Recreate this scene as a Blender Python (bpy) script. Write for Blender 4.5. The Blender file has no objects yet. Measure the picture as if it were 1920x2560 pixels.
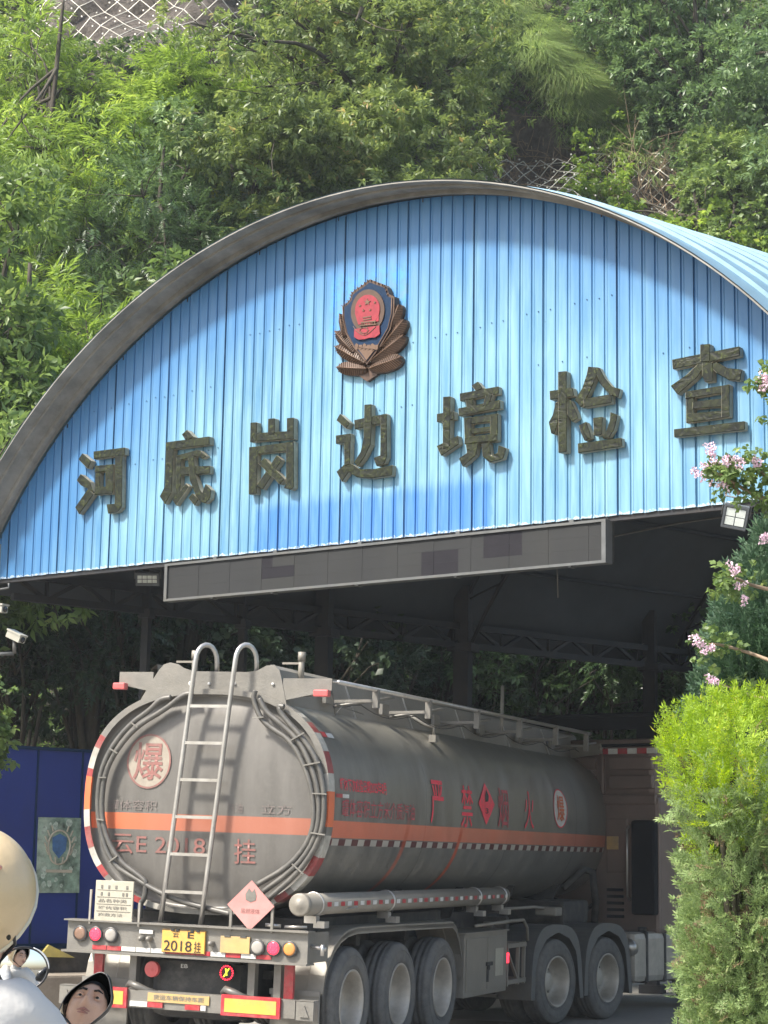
import bpy, bmesh, math, random
import numpy as np
from mathutils import Vector, Matrix
S = bpy.context.scene
RAD = math.radians
# ---------------------------------------------------------------- camera
F = 4919.5
CAM = np.array([8.3435, -16.7068, 1.7409])
YAW, PITCH, ROLL = -.3674, .1801, .0171
def basis():
    cy, sy = math.cos(YAW), math.sin(YAW)
    f = np.array([sy*math.cos(PITCH), cy*math.cos(PITCH), math.sin(PITCH)])
    r = np.array([cy, -sy, 0.]); u = np.cross(r, f)
    return r*math.cos(ROLL)+u*math.sin(ROLL), -r*math.sin(ROLL)+u*math.cos(ROLL), f
CR, CU, CF = basis()
cam = bpy.data.cameras.new('camera'); co = bpy.data.objects.new('camera', cam)
S.collection.objects.link(co); S.camera = co
cam.sensor_fit = 'HORIZONTAL'; cam.sensor_width = 36; cam.lens = 36*F/1920
cam.clip_start = .1; cam.clip_end = 3000
m = Matrix([[CR[i], CU[i], -CF[i], CAM[i]] for i in range(3)]+[[0, 0, 0, 1]])
co.matrix_world = m
# ---------------------------------------------------------------- light
SUN_EL, SUN_H = 50., np.array([-.60, -.80])          # horizontal direction towards the sun
w = bpy.data.worlds.new("World"); S.world = w; w.use_nodes = True
nt = w.node_tree; bg = nt.nodes['Background']
sky = nt.nodes.new('ShaderNodeTexSky'); sky.sky_type = 'NISHITA'; sky.sun_disc = False
sky.sun_elevation = RAD(SUN_EL); sky.sun_rotation = math.atan2(SUN_H[0], SUN_H[1])
sky.dust_density = 3.0; sky.air_density = 1.2
nt.links.new(sky.outputs[0], bg.inputs[0]); bg.inputs[1].default_value = .15
sl = bpy.data.lights.new('sun', 'SUN'); sl.energy = 4.6; sl.angle = RAD(7); sl.color = (1, .95, .86)
so = bpy.data.objects.new('sun', sl); S.collection.objects.link(so)
sd = Vector((SUN_H[0]*math.cos(RAD(SUN_EL)), SUN_H[1]*math.cos(RAD(SUN_EL)), math.sin(RAD(SUN_EL))))
so.rotation_euler = sd.to_track_quat('Z', 'Y').to_euler()
S.view_settings.view_transform = 'Standard'; S.view_settings.look = 'None'
S.view_settings.exposure = 0.88; S.view_settings.gamma = 1
S.cycles.max_bounces = 6; S.cycles.transparent_max_bounces = 6
try: S.cycles.use_denoising = True
except Exception: pass
rng = np.random.default_rng(7); random.seed(7)
# ---------------------------------------------------------------- helpers
COL = S.collection
def ray(x, y): return CF+CR*(x-960)/F-CU*(y-1280)/F
def at(x, y, d): return CAM+ray(x, y)*d               # a point d metres ahead of the camera plane
def ony(x, y, Y): r = ray(x, y); return CAM+r*((Y-CAM[1])/r[1])
def onx(x, y, X): r = ray(x, y); return CAM+r*((X-CAM[0])/r[0])
def link(name, me, mat=None, parent=None):
    o = bpy.data.objects.new(name, me); COL.objects.link(o)
    if mat is not None and len(me.materials) == 0: me.materials.append(mat)
    if parent is not None: o.parent = parent
    return o
def tag(o, label=None, cat=None, group=None, kind=None):
    if label: o['label'] = label
    if cat: o['category'] = cat
    if group: o['group'] = group
    if kind: o['kind'] = kind
    return o
def empty(name, loc=(0, 0, 0), rz=0, label=None, cat=None, group=None):
    o = bpy.data.objects.new(name, None); COL.objects.link(o); o.location = loc; o.rotation_euler.z = rz
    o.empty_display_size = .2
    return tag(o, label, cat, group)
def copy_thing(o, parent=None):
    c = o.copy(); COL.objects.link(c); c.parent = parent
    for ch in o.children: copy_thing(ch, c)
    return c
class MB:
    def __init__(s): s.v = []; s.f = []; s.m = []; s.sm = []
    def add(s, v, f, mi=0, smooth=False):
        b = len(s.v); s.v += [tuple(map(float, p)) for p in v]
        for q in f: s.f.append(tuple(b+i for i in q)); s.m.append(mi); s.sm.append(smooth)
        return s
    def box(s, lo, hi, mi=0, bev=0):
        x0, y0, z0 = lo; x1, y1, z1 = hi
        if bev:
            bm = bmesh.new(); bmesh.ops.create_cube(bm, size=1)
            for v in bm.verts: v.co = Vector(((x0+x1)/2+v.co.x*(x1-x0), (y0+y1)/2+v.co.y*(y1-y0), (z0+z1)/2+v.co.z*(z1-z0)))
            bmesh.ops.bevel(bm, geom=bm.edges[:], offset=bev, segments=2, affect='EDGES', profile=.6)
            bm.verts.index_update()
            s.add([v.co for v in bm.verts], [[v.index for v in f.verts] for f in bm.faces], mi); bm.free(); return s
        v = [(x0, y0, z0), (x1, y0, z0), (x1, y1, z0), (x0, y1, z0), (x0, y0, z1), (x1, y0, z1), (x1, y1, z1), (x0, y1, z1)]
        return s.add(v, [(0, 3, 2, 1), (4, 5, 6, 7), (0, 1, 5, 4), (1, 2, 6, 5), (2, 3, 7, 6), (3, 0, 4, 7)], mi)
    def bar(s, a, b, w, h, mi=0, up=(0, 0, 1)):
        a, b = Vector(a), Vector(b); d = (b-a).normalized(); u = Vector(up); r = d.cross(u)
        if r.length < 1e-4: r = d.cross(Vector((1, 0, 0)))
        r.normalize(); u = r.cross(d).normalized(); r = r*w/2; u = u*h/2
        v = [a-r-u, a+r-u, a+r+u, a-r+u, b-r-u, b+r-u, b+r+u, b-r+u]
        return s.add(v, [(0, 1, 2, 3), (7, 6, 5, 4), (0, 4, 5, 1), (1, 5, 6, 2), (2, 6, 7, 3), (3, 7, 4, 0)], mi)
    def tube(s, pts, r, n=8, mi=0, cap=True, closed=False):
        P = [Vector(p) for p in pts]; k = len(P); rr = np.interp(np.linspace(0, 1, k), np.linspace(0, 1, len(r)), r) if hasattr(r, '__len__') else [r]*k
        vs = []; prev = None
        for i in range(k):
            if closed: t = P[(i+1) % k]-P[i-1]
            else: t = P[min(i+1, k-1)]-P[max(i-1, 0)]
            t.normalize()
            if prev is None:
                q = t.cross(Vector((0, 0, 1)))
                if q.length < .1: q = t.cross(Vector((1, 0, 0)))
            else: q = prev-t*prev.dot(t)
            q.normalize(); prev = q; b = t.cross(q)
            for j in range(n):
                a = 2*math.pi*j/n; vs.append(P[i]+(q*math.cos(a)+b*math.sin(a))*rr[i])
        fs = []
        for i in range(k if closed else k-1):
            i2 = (i+1) % k
            for j in range(n): fs.append((i*n+j, i*n+(j+1) % n, i2*n+(j+1) % n, i2*n+j))
        if cap and not closed: fs += [tuple(range(n-1, -1, -1)), tuple((k-1)*n+j for j in range(n))]
        return s.add(vs, fs, mi, True)
    def cyl(s, a, b, r, n=20, mi=0): 
        s.tube([a, b], r, n, mi); return s
    def lathe(s, prof, c, axis='x', n=40, mi=0, mis=None):   # prof: (axial, radius)
        vs = []; c = Vector(c)
        for (a, r) in prof:
            for j in range(n):
                t = 2*math.pi*j/n; p = {'x': (a, r*math.cos(t), r*math.sin(t)), 'y': (r*math.cos(t), a, r*math.sin(t)), 'z': (r*math.cos(t), r*math.sin(t), a)}[axis]
                vs.append(c+Vector(p))
        for i in range(len(prof)-1):
            fs = [(i*n+j, i*n+(j+1) % n, (i+1)*n+(j+1) % n, (i+1)*n+j) for j in range(n)]
            if i == 0: b = len(s.v); s.v += [tuple(v) for v in vs]
            for q in fs: s.f.append(tuple(b+k for k in q)); s.m.append(mis[i] if mis else mi); s.sm.append(True)
        return s
    def prism(s, poly, fn, o0, o1, mi=0, mside=None):         # poly in a plane; fn(p, offset) -> point
        n = len(poly); ar = sum(poly[i][0]*poly[(i+1) % n][1]-poly[(i+1) % n][0]*poly[i][1] for i in range(n))
        vs = [fn(p, o0) for p in poly]+[fn(p, o1) for p in poly]
        s.add(vs, [tuple(range(n, 2*n))], mi)
        b = len(s.v)-2*n
        s.f.append(tuple(b+i for i in range(n-1, -1, -1))); s.m.append(mi); s.sm.append(False)
        for i in range(n): s.f.append((b+i, b+(i+1) % n, b+n+(i+1) % n, b+n+i)); s.m.append(mi if mside is None else mside); s.sm.append(False)
        return s
    def build(s, name, mats, parent=None, fix=True):
        me = bpy.data.meshes.new(name); me.from_pydata(s.v, [], s.f)
        if not isinstance(mats, (list, tuple)): mats = [mats]
        for q in mats: me.materials.append(q)
        me.polygons.foreach_set('material_index', s.m); me.polygons.foreach_set('use_smooth', s.sm)
        me.validate()
        if fix:
            bm = bmesh.new(); bm.from_mesh(me); bmesh.ops.recalc_face_normals(bm, faces=bm.faces); bm.to_mesh(me); bm.free()
        me.update()
        return link(name, me, None, parent)
# ---------------------------------------------------------------- materials
def newmat(name):
    m = bpy.data.materials.new(name); m.use_nodes = True; return m, m.node_tree, m.node_tree.nodes['Principled BSDF']
def mat(name, col, rough=.6, metal=0., var=.25, scale=6., dirt=None, dirt_amt=.4, bump=.0, bscale=40., stretch=(1, 1, 1), emit=0, spec=.5, coord='Object'):
    m, t, p = newmat(name); N = t.nodes.new; L = t.links.new
    p.inputs['Roughness'].default_value = rough; p.inputs['Metallic'].default_value = metal
    p.inputs['Specular IOR Level'].default_value = spec
    tc = N('ShaderNodeTexCoord'); mp = N('ShaderNodeMapping'); mp.inputs['Scale'].default_value = stretch
    L(tc.outputs[coord], mp.inputs[0])
    nz = N('ShaderNodeTexNoise'); nz.inputs['Scale'].default_value = scale; nz.inputs['Detail'].default_value = 6; nz.inputs['Roughness'].default_value = .65
    L(mp.outputs[0], nz.inputs[0])
    c0 = [max(0, c*(1-var)) for c in col[:3]]+[1]; c1 = [min(1, c*(1+var)) for c in col[:3]]+[1]
    r = N('ShaderNodeValToRGB'); r.color_ramp.elements[0].position = .3; r.color_ramp.elements[1].position = .7
    r.color_ramp.elements[0].color = c0; r.color_ramp.elements[1].color = c1
    L(nz.outputs[0], r.inputs[0]); out = r.outputs[0]
    if dirt:
        n2 = N('ShaderNodeTexNoise'); n2.inputs['Scale'].default_value = scale*.4; n2.inputs['Detail'].default_value = 8; n2.inputs['Roughness'].default_value = .7
        L(mp.outputs[0], n2.inputs[0])
        r2 = N('ShaderNodeValToRGB'); r2.color_ramp.elements[0].position = .45; r2.color_ramp.elements[1].position = .7
        r2.color_ramp.elements[0].color = (0, 0, 0, 1); r2.color_ramp.elements[1].color = (dirt_amt,)*3+(1,)
        L(n2.outputs[0], r2.inputs[0]); mx = N('ShaderNodeMix'); mx.data_type = 'RGBA'
        L(r2.outputs[0], mx.inputs[0]); L(out, mx.inputs[6]); mx.inputs[7].default_value = (*dirt, 1); out = mx.outputs[2]
    L(out, p.inputs['Base Color'])
    mr = N('ShaderNodeMapRange'); mr.inputs[3].default_value = max(.05, rough-.12); mr.inputs[4].default_value = min(1, rough+.12)
    L(nz.outputs[0], mr.inputs[0]); L(mr.outputs[0], p.inputs['Roughness'])
    if bump:
        n3 = N('ShaderNodeTexNoise'); n3.inputs['Scale'].default_value = bscale; n3.inputs['Detail'].default_value = 5; L(mp.outputs[0], n3.inputs[0])
        b = N('ShaderNodeBump'); b.inputs['Strength'].default_value = bump; b.inputs['Distance'].default_value = .02
        L(n3.outputs[0], b.inputs['Height']); L(b.outputs[0], p.inputs['Normal'])
    if emit:
        p.inputs['Emission Color'].default_value = (*col, 1); p.inputs['Emission Strength'].default_value = emit
    return m
def leafmat(name, a, b, c=None, trans=.35, rough=.45):
    """leaf colours vary leaf by leaf with the 'tint' attribute"""
    m, t, p = newmat(name); N = t.nodes.new; L = t.links.new
    at_ = N('ShaderNodeAttribute'); at_.attribute_name = 'tint'
    r = N('ShaderNodeValToRGB'); e = r.color_ramp.elements
    e[0].color = (*a, 1); e[0].position = .05; e[1].color = (*b, 1); e[1].position = .8
    if c: q = e.new(.95); q.color = (*c, 1)
    L(at_.outputs['Fac'], r.inputs[0]); L(r.outputs[0], p.inputs['Base Color'])
    p.inputs['Roughness'].default_value = rough; p.inputs['Specular IOR Level'].default_value = .55
    tr = N('ShaderNodeBsdfTranslucent'); hs = N('ShaderNodeHueSaturation'); hs.inputs['Hue'].default_value = .485; hs.inputs['Saturation'].default_value = 1.1; hs.inputs['Value'].default_value = 1.6
    L(r.outputs[0], hs.inputs['Color']); L(hs.outputs[0], tr.inputs[0])
    mx = N('ShaderNodeMixShader'); mx.inputs[0].default_value = trans
    L(p.outputs[0], mx.inputs[1]); L(tr.outputs[0], mx.inputs[2]); L(mx.outputs[0], t.nodes['Material Output'].inputs[0])
    return m
DUST = (.225, .205, .17)
M = dict(
 grey=mat('dusty_grey_paint', (.19, .18, .16), .5, .25, .2, 5, DUST, .5, .15, 60),
 tanksteel=mat('tank_rear_steel', (.155, .135, .115), .42, .35, .14, 2.2, (.2, .18, .15), .4, .08, 50),
 fender=mat('fender_steel', (.235, .215, .18), .5, .15, .15, 3, DUST, .5, .1, 30),
 steel=mat('bare_steel', (.50, .48, .45), .32, .75, .12, 8, DUST, .35),
 dark=mat('dark_chassis', (.035, .034, .033), .7, 0, .3, 8, DUST, .35),
 rubber=mat('tyre_rubber', (.12, .118, .112), .8, 0, .25, 12, (.2, .18, .15), .5, .3, 90),
 hub=mat('wheel_rim', (.47, .43, .37), .5, .3, .12, 8, DUST, .5),
 pipe=mat('pipe_grey', (.115, .11, .10), .45, .3, .2, 8, DUST, .35),
 red=mat('tape_red', (.42, .03, .04), .35, 0, .25, 20, DUST, .4),
 white=mat('tape_white', (.62, .61, .58), .4, 0, .12, 20, DUST, .35),
 orange=mat('orange_paint', (.70, .16, .06), .45, 0, .1, 4, (.45, .2, .12), .3),
 redpaint=mat('red_lettering', (.82, .04, .08), .5, 0, .15, 30, (.2, .15, .12), .5),
 ghost=mat('ghost_lettering', (.16, .13, .12), .6, 0, .3, 30, (.16, .15, .135), .7),
 fadedred=mat('faded_red_lettering', (.24, .10, .085), .6, 0, .2, 30, (.16, .14, .12), .6),
 sideredfaded=mat('worn_red_lettering', (.50, .08, .10), .6, 0, .3, 40, (.13, .12, .11), .7),
 beige=mat('faded_disc', (.30, .26, .21), .6, 0, .12, 10, (.2, .17, .14), .4),
 yellow=mat('yellow_plate', (.68, .38, .07), .5, 0, .1, 8, DUST, .45),
 yellow2=mat('faded_yellow_plate', (.48, .33, .13), .6, 0, .1, 8, DUST, .6),
 black=mat('black_ink', (.02, .02, .02), .5, 0, .2, 8),
 board=mat('notice_board', (.42, .39, .31), .6, 0, .1, 10, DUST, .4),
 ink=mat('faded_ink', (.16, .15, .13), .6, 0, .2, 20),
 pink=mat('faded_hazard_red', (.52, .22, .20), .55, 0, .12, 6, (.4, .3, .28), .5),
 mudflap=mat('mud_flap', (.21, .20, .18), .7, 0, .15, 5, DUST, .4),
 lampred=mat('lit_red_lamp', (1.0, .03, .06), .3, 0, .0, 8, emit=1.6),
 lampdark=mat('amber_lens_unlit', (.22, .13, .09), .25, 0, .1, 8, DUST, .3),
 lampamber=mat('amber_lens', (.62, .26, .07), .25, 0, .1, 8, DUST, .3),
 lampclear=mat('clear_lens', (.33, .31, .28), .2, 0, .1, 8, DUST, .3),
 bezel=mat('lamp_bezel', (.05, .05, .05), .4, 0, .2, 8, DUST, .3),
 lime=mat('lit_yellow_marks', (.7, .9, .05), .3, 0, 0, 8, emit=.8),
 redlens=mat('marker_lens_red', (.55, .10, .10), .3, 0, .1, 8, DUST, .3),
 galv=mat('galvanised_frame', (.11, .115, .115), .5, .3, .15, 8, (.15, .13, .1), .4),
 cab=mat('cab_paint', (.20, .145, .125), .42, .2, .12, 3, (.2, .17, .14), .4),
 cabdark=mat('cab_dark', (.012, .013, .016), .75, 0, .2, 5, spec=.15),
 glass=mat('dark_glass', (.02, .022, .025), .08, 0, .1, 5),
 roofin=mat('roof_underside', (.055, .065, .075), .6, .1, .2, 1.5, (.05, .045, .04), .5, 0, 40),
 roofedge=mat('roof_edge_metal', (.25, .24, .215), .6, .1, .25, 3, (.10, .095, .08), .8),
 rivetblue=mat('dark_blue_gap', (.03, .10, .19), .6),
 darksteel=mat('dark_structural_steel', (.018, .02, .025), .6, .2, .3, 5, (.06, .045, .03), .4),
 letter_old=mat('letter_face', (.055, .055, .018), .33, .3, .9, 5, (.16, .17, .04), .8, .35, 9, (1, 1, .6)),
 letter_s=mat('letter_side', (.28, .26, .20), .5, .2, .3, 8, (.1, .1, .06), .5),
 bronze=mat('emblem_bronze', (.075, .042, .027), .5, .15, .25, 12, (.06, .04, .025), .5),
 bronzeh=mat('emblem_bronze_ridge', (.13, .075, .045), .5, .15, .2, 12, (.1, .06, .04), .4),
 emblue=mat('emblem_blue', (.004, .022, .06), .5, 0, .25, 12, (.015, .03, .05), .5, spec=.2),
 emred=mat('emblem_red', (.27, .018, .03), .4, 0, .25, 14, (.15, .02, .02), .5),
 navy=mat('navy_hoarding', (.004, .024, .17), .45, 0, .12, 1.5, (.02, .03, .10), .4),
 conc=mat('concrete', (.30, .26, .21), .85, 0, .2, 3, (.16, .13, .10), .5, .3, 30),
 helmet=mat('cream_helmet', (.60, .46, .27), .3, 0, .05, 4, (.45, .33, .18), .5, .1, 30),
 trim=mat('helmet_trim', (.60, .55, .42), .3, .3, .1, 5),
 jacket=mat('white_jacket', (.56, .55, .52), .85, 0, .05, 5, (.48, .46, .44), .4, 1.0, 5),
 skin=mat('skin', (.62, .40, .30), .5, 0, .06, 20, (.55, .30, .22), .4),
 hair=mat('black_hair', (.012, .011, .010), .5, 0, .2, 30),
 eyew=mat('eye_white', (.36, .33, .30), .2, 0, .03, 20),
 lip=mat('lips', (.40, .19, .155), .45, 0, .1, 20),
 mblack=mat('mirror_housing', (.012, .012, .013), .3, 0, .1, 8),
 chrome=mat('mirror_glass', (.92, .93, .94), .02, 1, .01, 2),
 mwhite=mat('mirror_white_rim', (.5, .52, .53), .25, .2, .05, 5),
 bark=mat('bark', (.06, .048, .036), .85, 0, .3, 9, (.10, .11, .06), .4, .5, 20, (1, 1, .3)),
 twig=mat('dry_twig', (.30, .22, .15), .85, 0, .3, 9),
 wire=mat('netting_wire', (.55, .53, .47), .5, .5, .1, 9),
 flower=mat('pink_petal', (.86, .60, .70), .6, 0, .25, 25),
 ledpix=mat('led_face', (.034, .035, .036), .6, 0, .08, 2, (.046, .046, .042), .5, 0, 40, (1, 1, .3), 0, .1),
 leddark=mat('led_dead_module', (.020, .019, .023), .55, 0, .1, 6, spec=.1),
 lampglass=mat('floodlight_lens', (.62, .66, .62), .2, 0, .1, 20),
 lampcase=mat('floodlight_case', (.10, .11, .12), .5, .3, .1, 8),
 camwhite=mat('camera_housing', (.36, .35, .30), .4, 0, .08, 8, (.3, .27, .2), .4),
)
for k in ('chrome',): M[k].node_tree.nodes['Principled BSDF'].inputs['Roughness'].default_value = .02
for l in list(M['chrome'].node_tree.links):
    if l.to_socket.name == 'Roughness': M['chrome'].node_tree.links.remove(l)
def mathn(t, op, a, b=None, c=None):
    n = t.nodes.new('ShaderNodeMath'); n.operation = op
    for i, q in enumerate((a, b, c)):
        if q is None: continue
        if isinstance(q, (int, float)): n.inputs[i].default_value = q
        else: t.links.new(q, n.inputs[i])
    return n.outputs[0]
def between(t, x, a, b, soft=.004):
    s1 = t.nodes.new('ShaderNodeMapRange'); s1.interpolation_type = 'SMOOTHSTEP'; t.links.new(x, s1.inputs[0]); s1.inputs[1].default_value = a-soft; s1.inputs[2].default_value = a+soft
    s2 = t.nodes.new('ShaderNodeMapRange'); s2.interpolation_type = 'SMOOTHSTEP'; t.links.new(x, s2.inputs[0]); s2.inputs[1].default_value = b-soft; s2.inputs[2].default_value = b+soft
    return mathn(t, 'MULTIPLY', s1.outputs[0], mathn(t, 'SUBTRACT', 1.0, s2.outputs[0]))
def mixc(t, f, a, col):
    mx = t.nodes.new('ShaderNodeMix'); mx.data_type = 'RGBA'
    if isinstance(f, (int, float)): mx.inputs[0].default_value = f
    else: t.links.new(f, mx.inputs[0])
    if isinstance(a, tuple): mx.inputs[6].default_value = (*a, 1)
    else: t.links.new(a, mx.inputs[6])
    if isinstance(col, tuple): mx.inputs[7].default_value = (*col, 1)
    else: t.links.new(col, mx.inputs[7])
    return mx.outputs[2]
def noise(t, vec, scale, detail=5, rough=.6):
    n = t.nodes.new('ShaderNodeTexNoise'); n.inputs['Scale'].default_value = scale; n.inputs['Detail'].default_value = detail; n.inputs['Roughness'].default_value = rough
    t.links.new(vec, n.inputs[0]); return n.outputs[0]
def ramp(t, x, a, b, va=0., vb=1.):
    s1 = t.nodes.new('ShaderNodeMapRange'); t.links.new(x, s1.inputs[0]); s1.inputs[1].default_value = a; s1.inputs[2].default_value = b; s1.inputs[3].default_value = va; s1.inputs[4].default_value = vb; return s1.outputs[0]
def mapping(t, sc):
    tc = t.nodes.new('ShaderNodeTexCoord'); mp = t.nodes.new('ShaderNodeMapping'); mp.inputs['Scale'].default_value = sc
    t.links.new(tc.outputs['Object'], mp.inputs[0]); return mp.outputs[0]
# painted tank: orange band, broken white and dark red tape below it, drips of the band colour, streaky worn metal
def tank_material():
    m, t, p = newmat('painted_tank_steel'); o = mapping(t, (1, 1, 1)); sx = t.nodes.new('ShaderNodeSeparateXYZ'); t.links.new(o, sx.inputs[0]); Y, Z = sx.outputs[1], sx.outputs[2]
    st = noise(t, mapping(t, (1.2, 1.6, .35)), 2.2, 8, .65); st2 = noise(t, mapping(t, (1, 1, 1)), 1.1, 7, .6); fine = noise(t, o, 30, 4)
    base = mixc(t, ramp(t, st, .3, .7), (.15, .147, .135), (.29, .28, .25))
    base = mixc(t, ramp(t, st2, .5, .75, 0, .7), base, (.24, .235, .20))
    base = mixc(t, ramp(t, fine, .55, .8, 0, .25), base, (.30, .28, .24))
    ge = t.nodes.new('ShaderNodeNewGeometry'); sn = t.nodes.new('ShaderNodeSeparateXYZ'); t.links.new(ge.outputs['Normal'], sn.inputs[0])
    base = mixc(t, mathn(t, 'MULTIPLY', ramp(t, sn.outputs[2], .35, .85, 0, .8), ramp(t, st2, .3, .6, .5, 1)), base, (.36, .34, .285))  # paler upward faces: sunlight on the tank top painted in as a dusty tone
    band = between(t, Z, 2.055, 2.215); wear = ramp(t, st2, .35, .7, .98, .75)
    base = mixc(t, mathn(t, 'MULTIPLY', mathn(t, 'MULTIPLY', band, wear), ramp(t, Y, 4, 12, 1, .6)), base, (.82, .25, .15))
    tape = between(t, Z, 1.985, 2.045)
    ph = mathn(t, 'FRACT', mathn(t, 'DIVIDE', Y, .33))
    wh = mathn(t, 'GREATER_THAN', ph, .5)
    tc = mixc(t, wh, (.16, .05, .05), (.58, .55, .49)); base = mixc(t, mathn(t, 'MULTIPLY', tape, .92), base, tc)
    for (y0, br) in ((2.42, .6), (4.13, .9)):
        zz = mathn(t, 'SUBTRACT', 2.2, Z); yy = mathn(t, 'ADD', Y, mathn(t, 'MULTIPLY', zz, .25))
        d = mathn(t, 'MULTIPLY', between(t, yy, y0, y0+.10, .03), between(t, Z, 1.45, 2.215, .10))
        base = mixc(t, mathn(t, 'MULTIPLY', d, br), base, (.62, .12, .05))
    t.links.new(base, p.inputs['Base Color']); p.inputs['Metallic'].default_value = .5
    t.links.new(ramp(t, st, .3, .7, .28, .46), p.inputs['Roughness'])
    b = t.nodes.new('ShaderNodeBump'); b.inputs['Strength'].default_value = .12; b.inputs['Distance'].default_value = .05
    t.links.new(noise(t, mapping(t, (1, .5, .5)), 1.6, 3), b.inputs['Height']); t.links.new(b.outputs[0], p.inputs['Normal'])
    return m
def head_material():
    m, t, p = newmat('tank_end_steel'); o = mapping(t, (1, 1, 1)); sx = t.nodes.new('ShaderNodeSeparateXYZ'); t.links.new(o, sx.inputs[0]); X, Z = sx.outputs[0], sx.outputs[2]
    st = noise(t, mapping(t, (2.5, 1, .5)), 1.6, 8, .6); fine = noise(t, o, 18, 6)
    base = mixc(t, ramp(t, st, .3, .7), (.115, .108, .098), (.175, .165, .15)); base = mixc(t, ramp(t, fine, .5, .8, 0, .2), base, (.23, .215, .19))
    zz = mathn(t, 'ADD', Z, mathn(t, 'MULTIPLY', X, 0.0))
    band = between(t, zz, 2.07, 2.225)
    fade = ramp(t, X, -1.1, -.1, .95, .50)
    base = mixc(t, mathn(t, 'MULTIPLY', band, fade), base, (.62, .16, .07))
    t.links.new(base, p.inputs['Base Color']); p.inputs['Metallic'].default_value = .25
    t.links.new(ramp(t, st, .3, .7, .38, .55), p.inputs['Roughness'])
    return m
# sun-bleached blue sheet of the gable: fresher blue left where a notice hung, streaks, seams between sheets
def gable_material():
    m, t, p = newmat('bleached_blue_sheet'); o = mapping(t, (1, 1, 1)); sx = t.nodes.new('ShaderNodeSeparateXYZ'); t.links.new(o, sx.inputs[0]); X, Z = sx.outputs[0], sx.outputs[2]
    st = noise(t, mapping(t, (6, 1, .5)), 1.5, 7, .62); big = noise(t, mapping(t, (.5, 1, .5)), 1.0, 4, .55)
    base = mixc(t, ramp(t, st, .34, .66), (.058, .185, .32), (.205, .375, .445))
    base = mixc(t, ramp(t, big, .45, .7, 0, .5), base, (.06, .20, .42))
    # per sheet difference
    sh = t.nodes.new('ShaderNodeTexWhiteNoise'); sh.noise_dimensions = '1D'; t.links.new(mathn(t, 'FLOOR', mathn(t, 'DIVIDE', X, .875)), sh.inputs['W'])
    base = mixc(t, ramp(t, sh.outputs[0], 0, 1, 0, .22), base, (.27, .49, .60))
    edge = mathn(t, 'ADD', mathn(t, 'SUBTRACT', Z, mathn(t, 'MULTIPLY', mathn(t, 'SUBTRACT', X, 4.19), .0)), mathn(t, 'MULTIPLY', mathn(t, 'SUBTRACT', noise(t, mapping(t, (9, 1, .6)), 2, 4), .5), .34))
    pm = mathn(t, 'MULTIPLY', between(t, mathn(t, 'ADD', X, mathn(t, 'MULTIPLY', mathn(t, 'SUBTRACT', noise(t, o, 7, 4), .5), .10)), 4.19, 7.44, .02), between(t, edge, 5.15, 5.83, .09))
    base = mixc(t, mathn(t, 'MULTIPLY', pm, ramp(t, st, .35, .65, .95, .45)), base, (.03, .15, .42))
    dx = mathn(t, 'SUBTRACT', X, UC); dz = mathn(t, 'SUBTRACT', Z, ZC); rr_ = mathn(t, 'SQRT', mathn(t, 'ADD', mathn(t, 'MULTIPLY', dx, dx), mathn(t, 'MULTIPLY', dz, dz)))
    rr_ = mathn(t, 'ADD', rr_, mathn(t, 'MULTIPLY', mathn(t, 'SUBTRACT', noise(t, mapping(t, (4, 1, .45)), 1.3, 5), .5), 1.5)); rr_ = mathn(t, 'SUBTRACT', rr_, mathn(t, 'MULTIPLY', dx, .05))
    base = mixc(t, ramp(t, rr_, 5.35, 6.45, 0, .85), base, (.035, .15, .35))  # deeper blue near the arch: unfaded paint plus dappled tree shade painted in
    halo = mathn(t, 'MULTIPLY', between(t, X, 5.22, 6.34, .05), between(t, Z, 7.7, 8.4, .10))
    base = mixc(t, mathn(t, 'MULTIPLY', halo, ramp(t, noise(t, o, 9, 4), .40, .6, 0, .85)), base, (.07, .28, .62))
    # chipped pale strip along the bottom edge
    ch = mathn(t, 'MULTIPLY', mathn(t, 'LESS_THAN', mathn(t, 'SUBTRACT', Z, mathn(t, 'MULTIPLY', noise(t, mapping(t, (1, 1, .2)), 16, 5), .12)), 5.262), ramp(t, noise(t, o, 30, 3), .35, .6))
    base = mixc(t, mathn(t, 'MULTIPLY', ch, .8), base, (.55, .60, .60))
    spots = mathn(t, 'LESS_THAN', noise(t, o, 26, 2), .245); base = mixc(t, mathn(t, 'MULTIPLY', spots, .6), base, (.06, .12, .16))
    t.links.new(base, p.inputs['Base Color']); p.inputs['Roughness'].default_value = .42; p.inputs['Metallic'].default_value = .0
    return m
def letter_material():
    m, t, p = newmat('dark_metal_reflections'); o = mapping(t, (1, 1, 1)); d = t.nodes.new('ShaderNodeTexNoise'); d.inputs['Scale'].default_value = 4.5; d.inputs['Detail'].default_value = 3; d.inputs['Distortion'].default_value = 3.5; t.links.new(o, d.inputs[0])
    f = ramp(t, d.outputs[0], .38, .66); base = mixc(t, f, (.004, .006, .003), (.020, .024, .007)); d2 = t.nodes.new('ShaderNodeTexNoise'); d2.inputs['Scale'].default_value = 9; d2.inputs['Distortion'].default_value = 4; t.links.new(o, d2.inputs[0])
    base = mixc(t, ramp(t, d2.outputs[0], .58, .70, 0, .8), base, (.055, .068, .016)); t.links.new(base, p.inputs['Base Color']); p.inputs['Roughness'].default_value = .38; p.inputs['Specular IOR Level'].default_value = .3  # green swirls and streaks: reflected foliage painted into the metal colour
    b = t.nodes.new('ShaderNodeBump'); b.inputs['Strength'].default_value = .5; b.inputs['Distance'].default_value = .02; t.links.new(d.outputs[0], b.inputs['Height']); t.links.new(b.outputs[0], p.inputs['Normal']); return m
M['letter_f'] = letter_material()
UC, ZC, RV = 5.89, 2.20, 7.01
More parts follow.
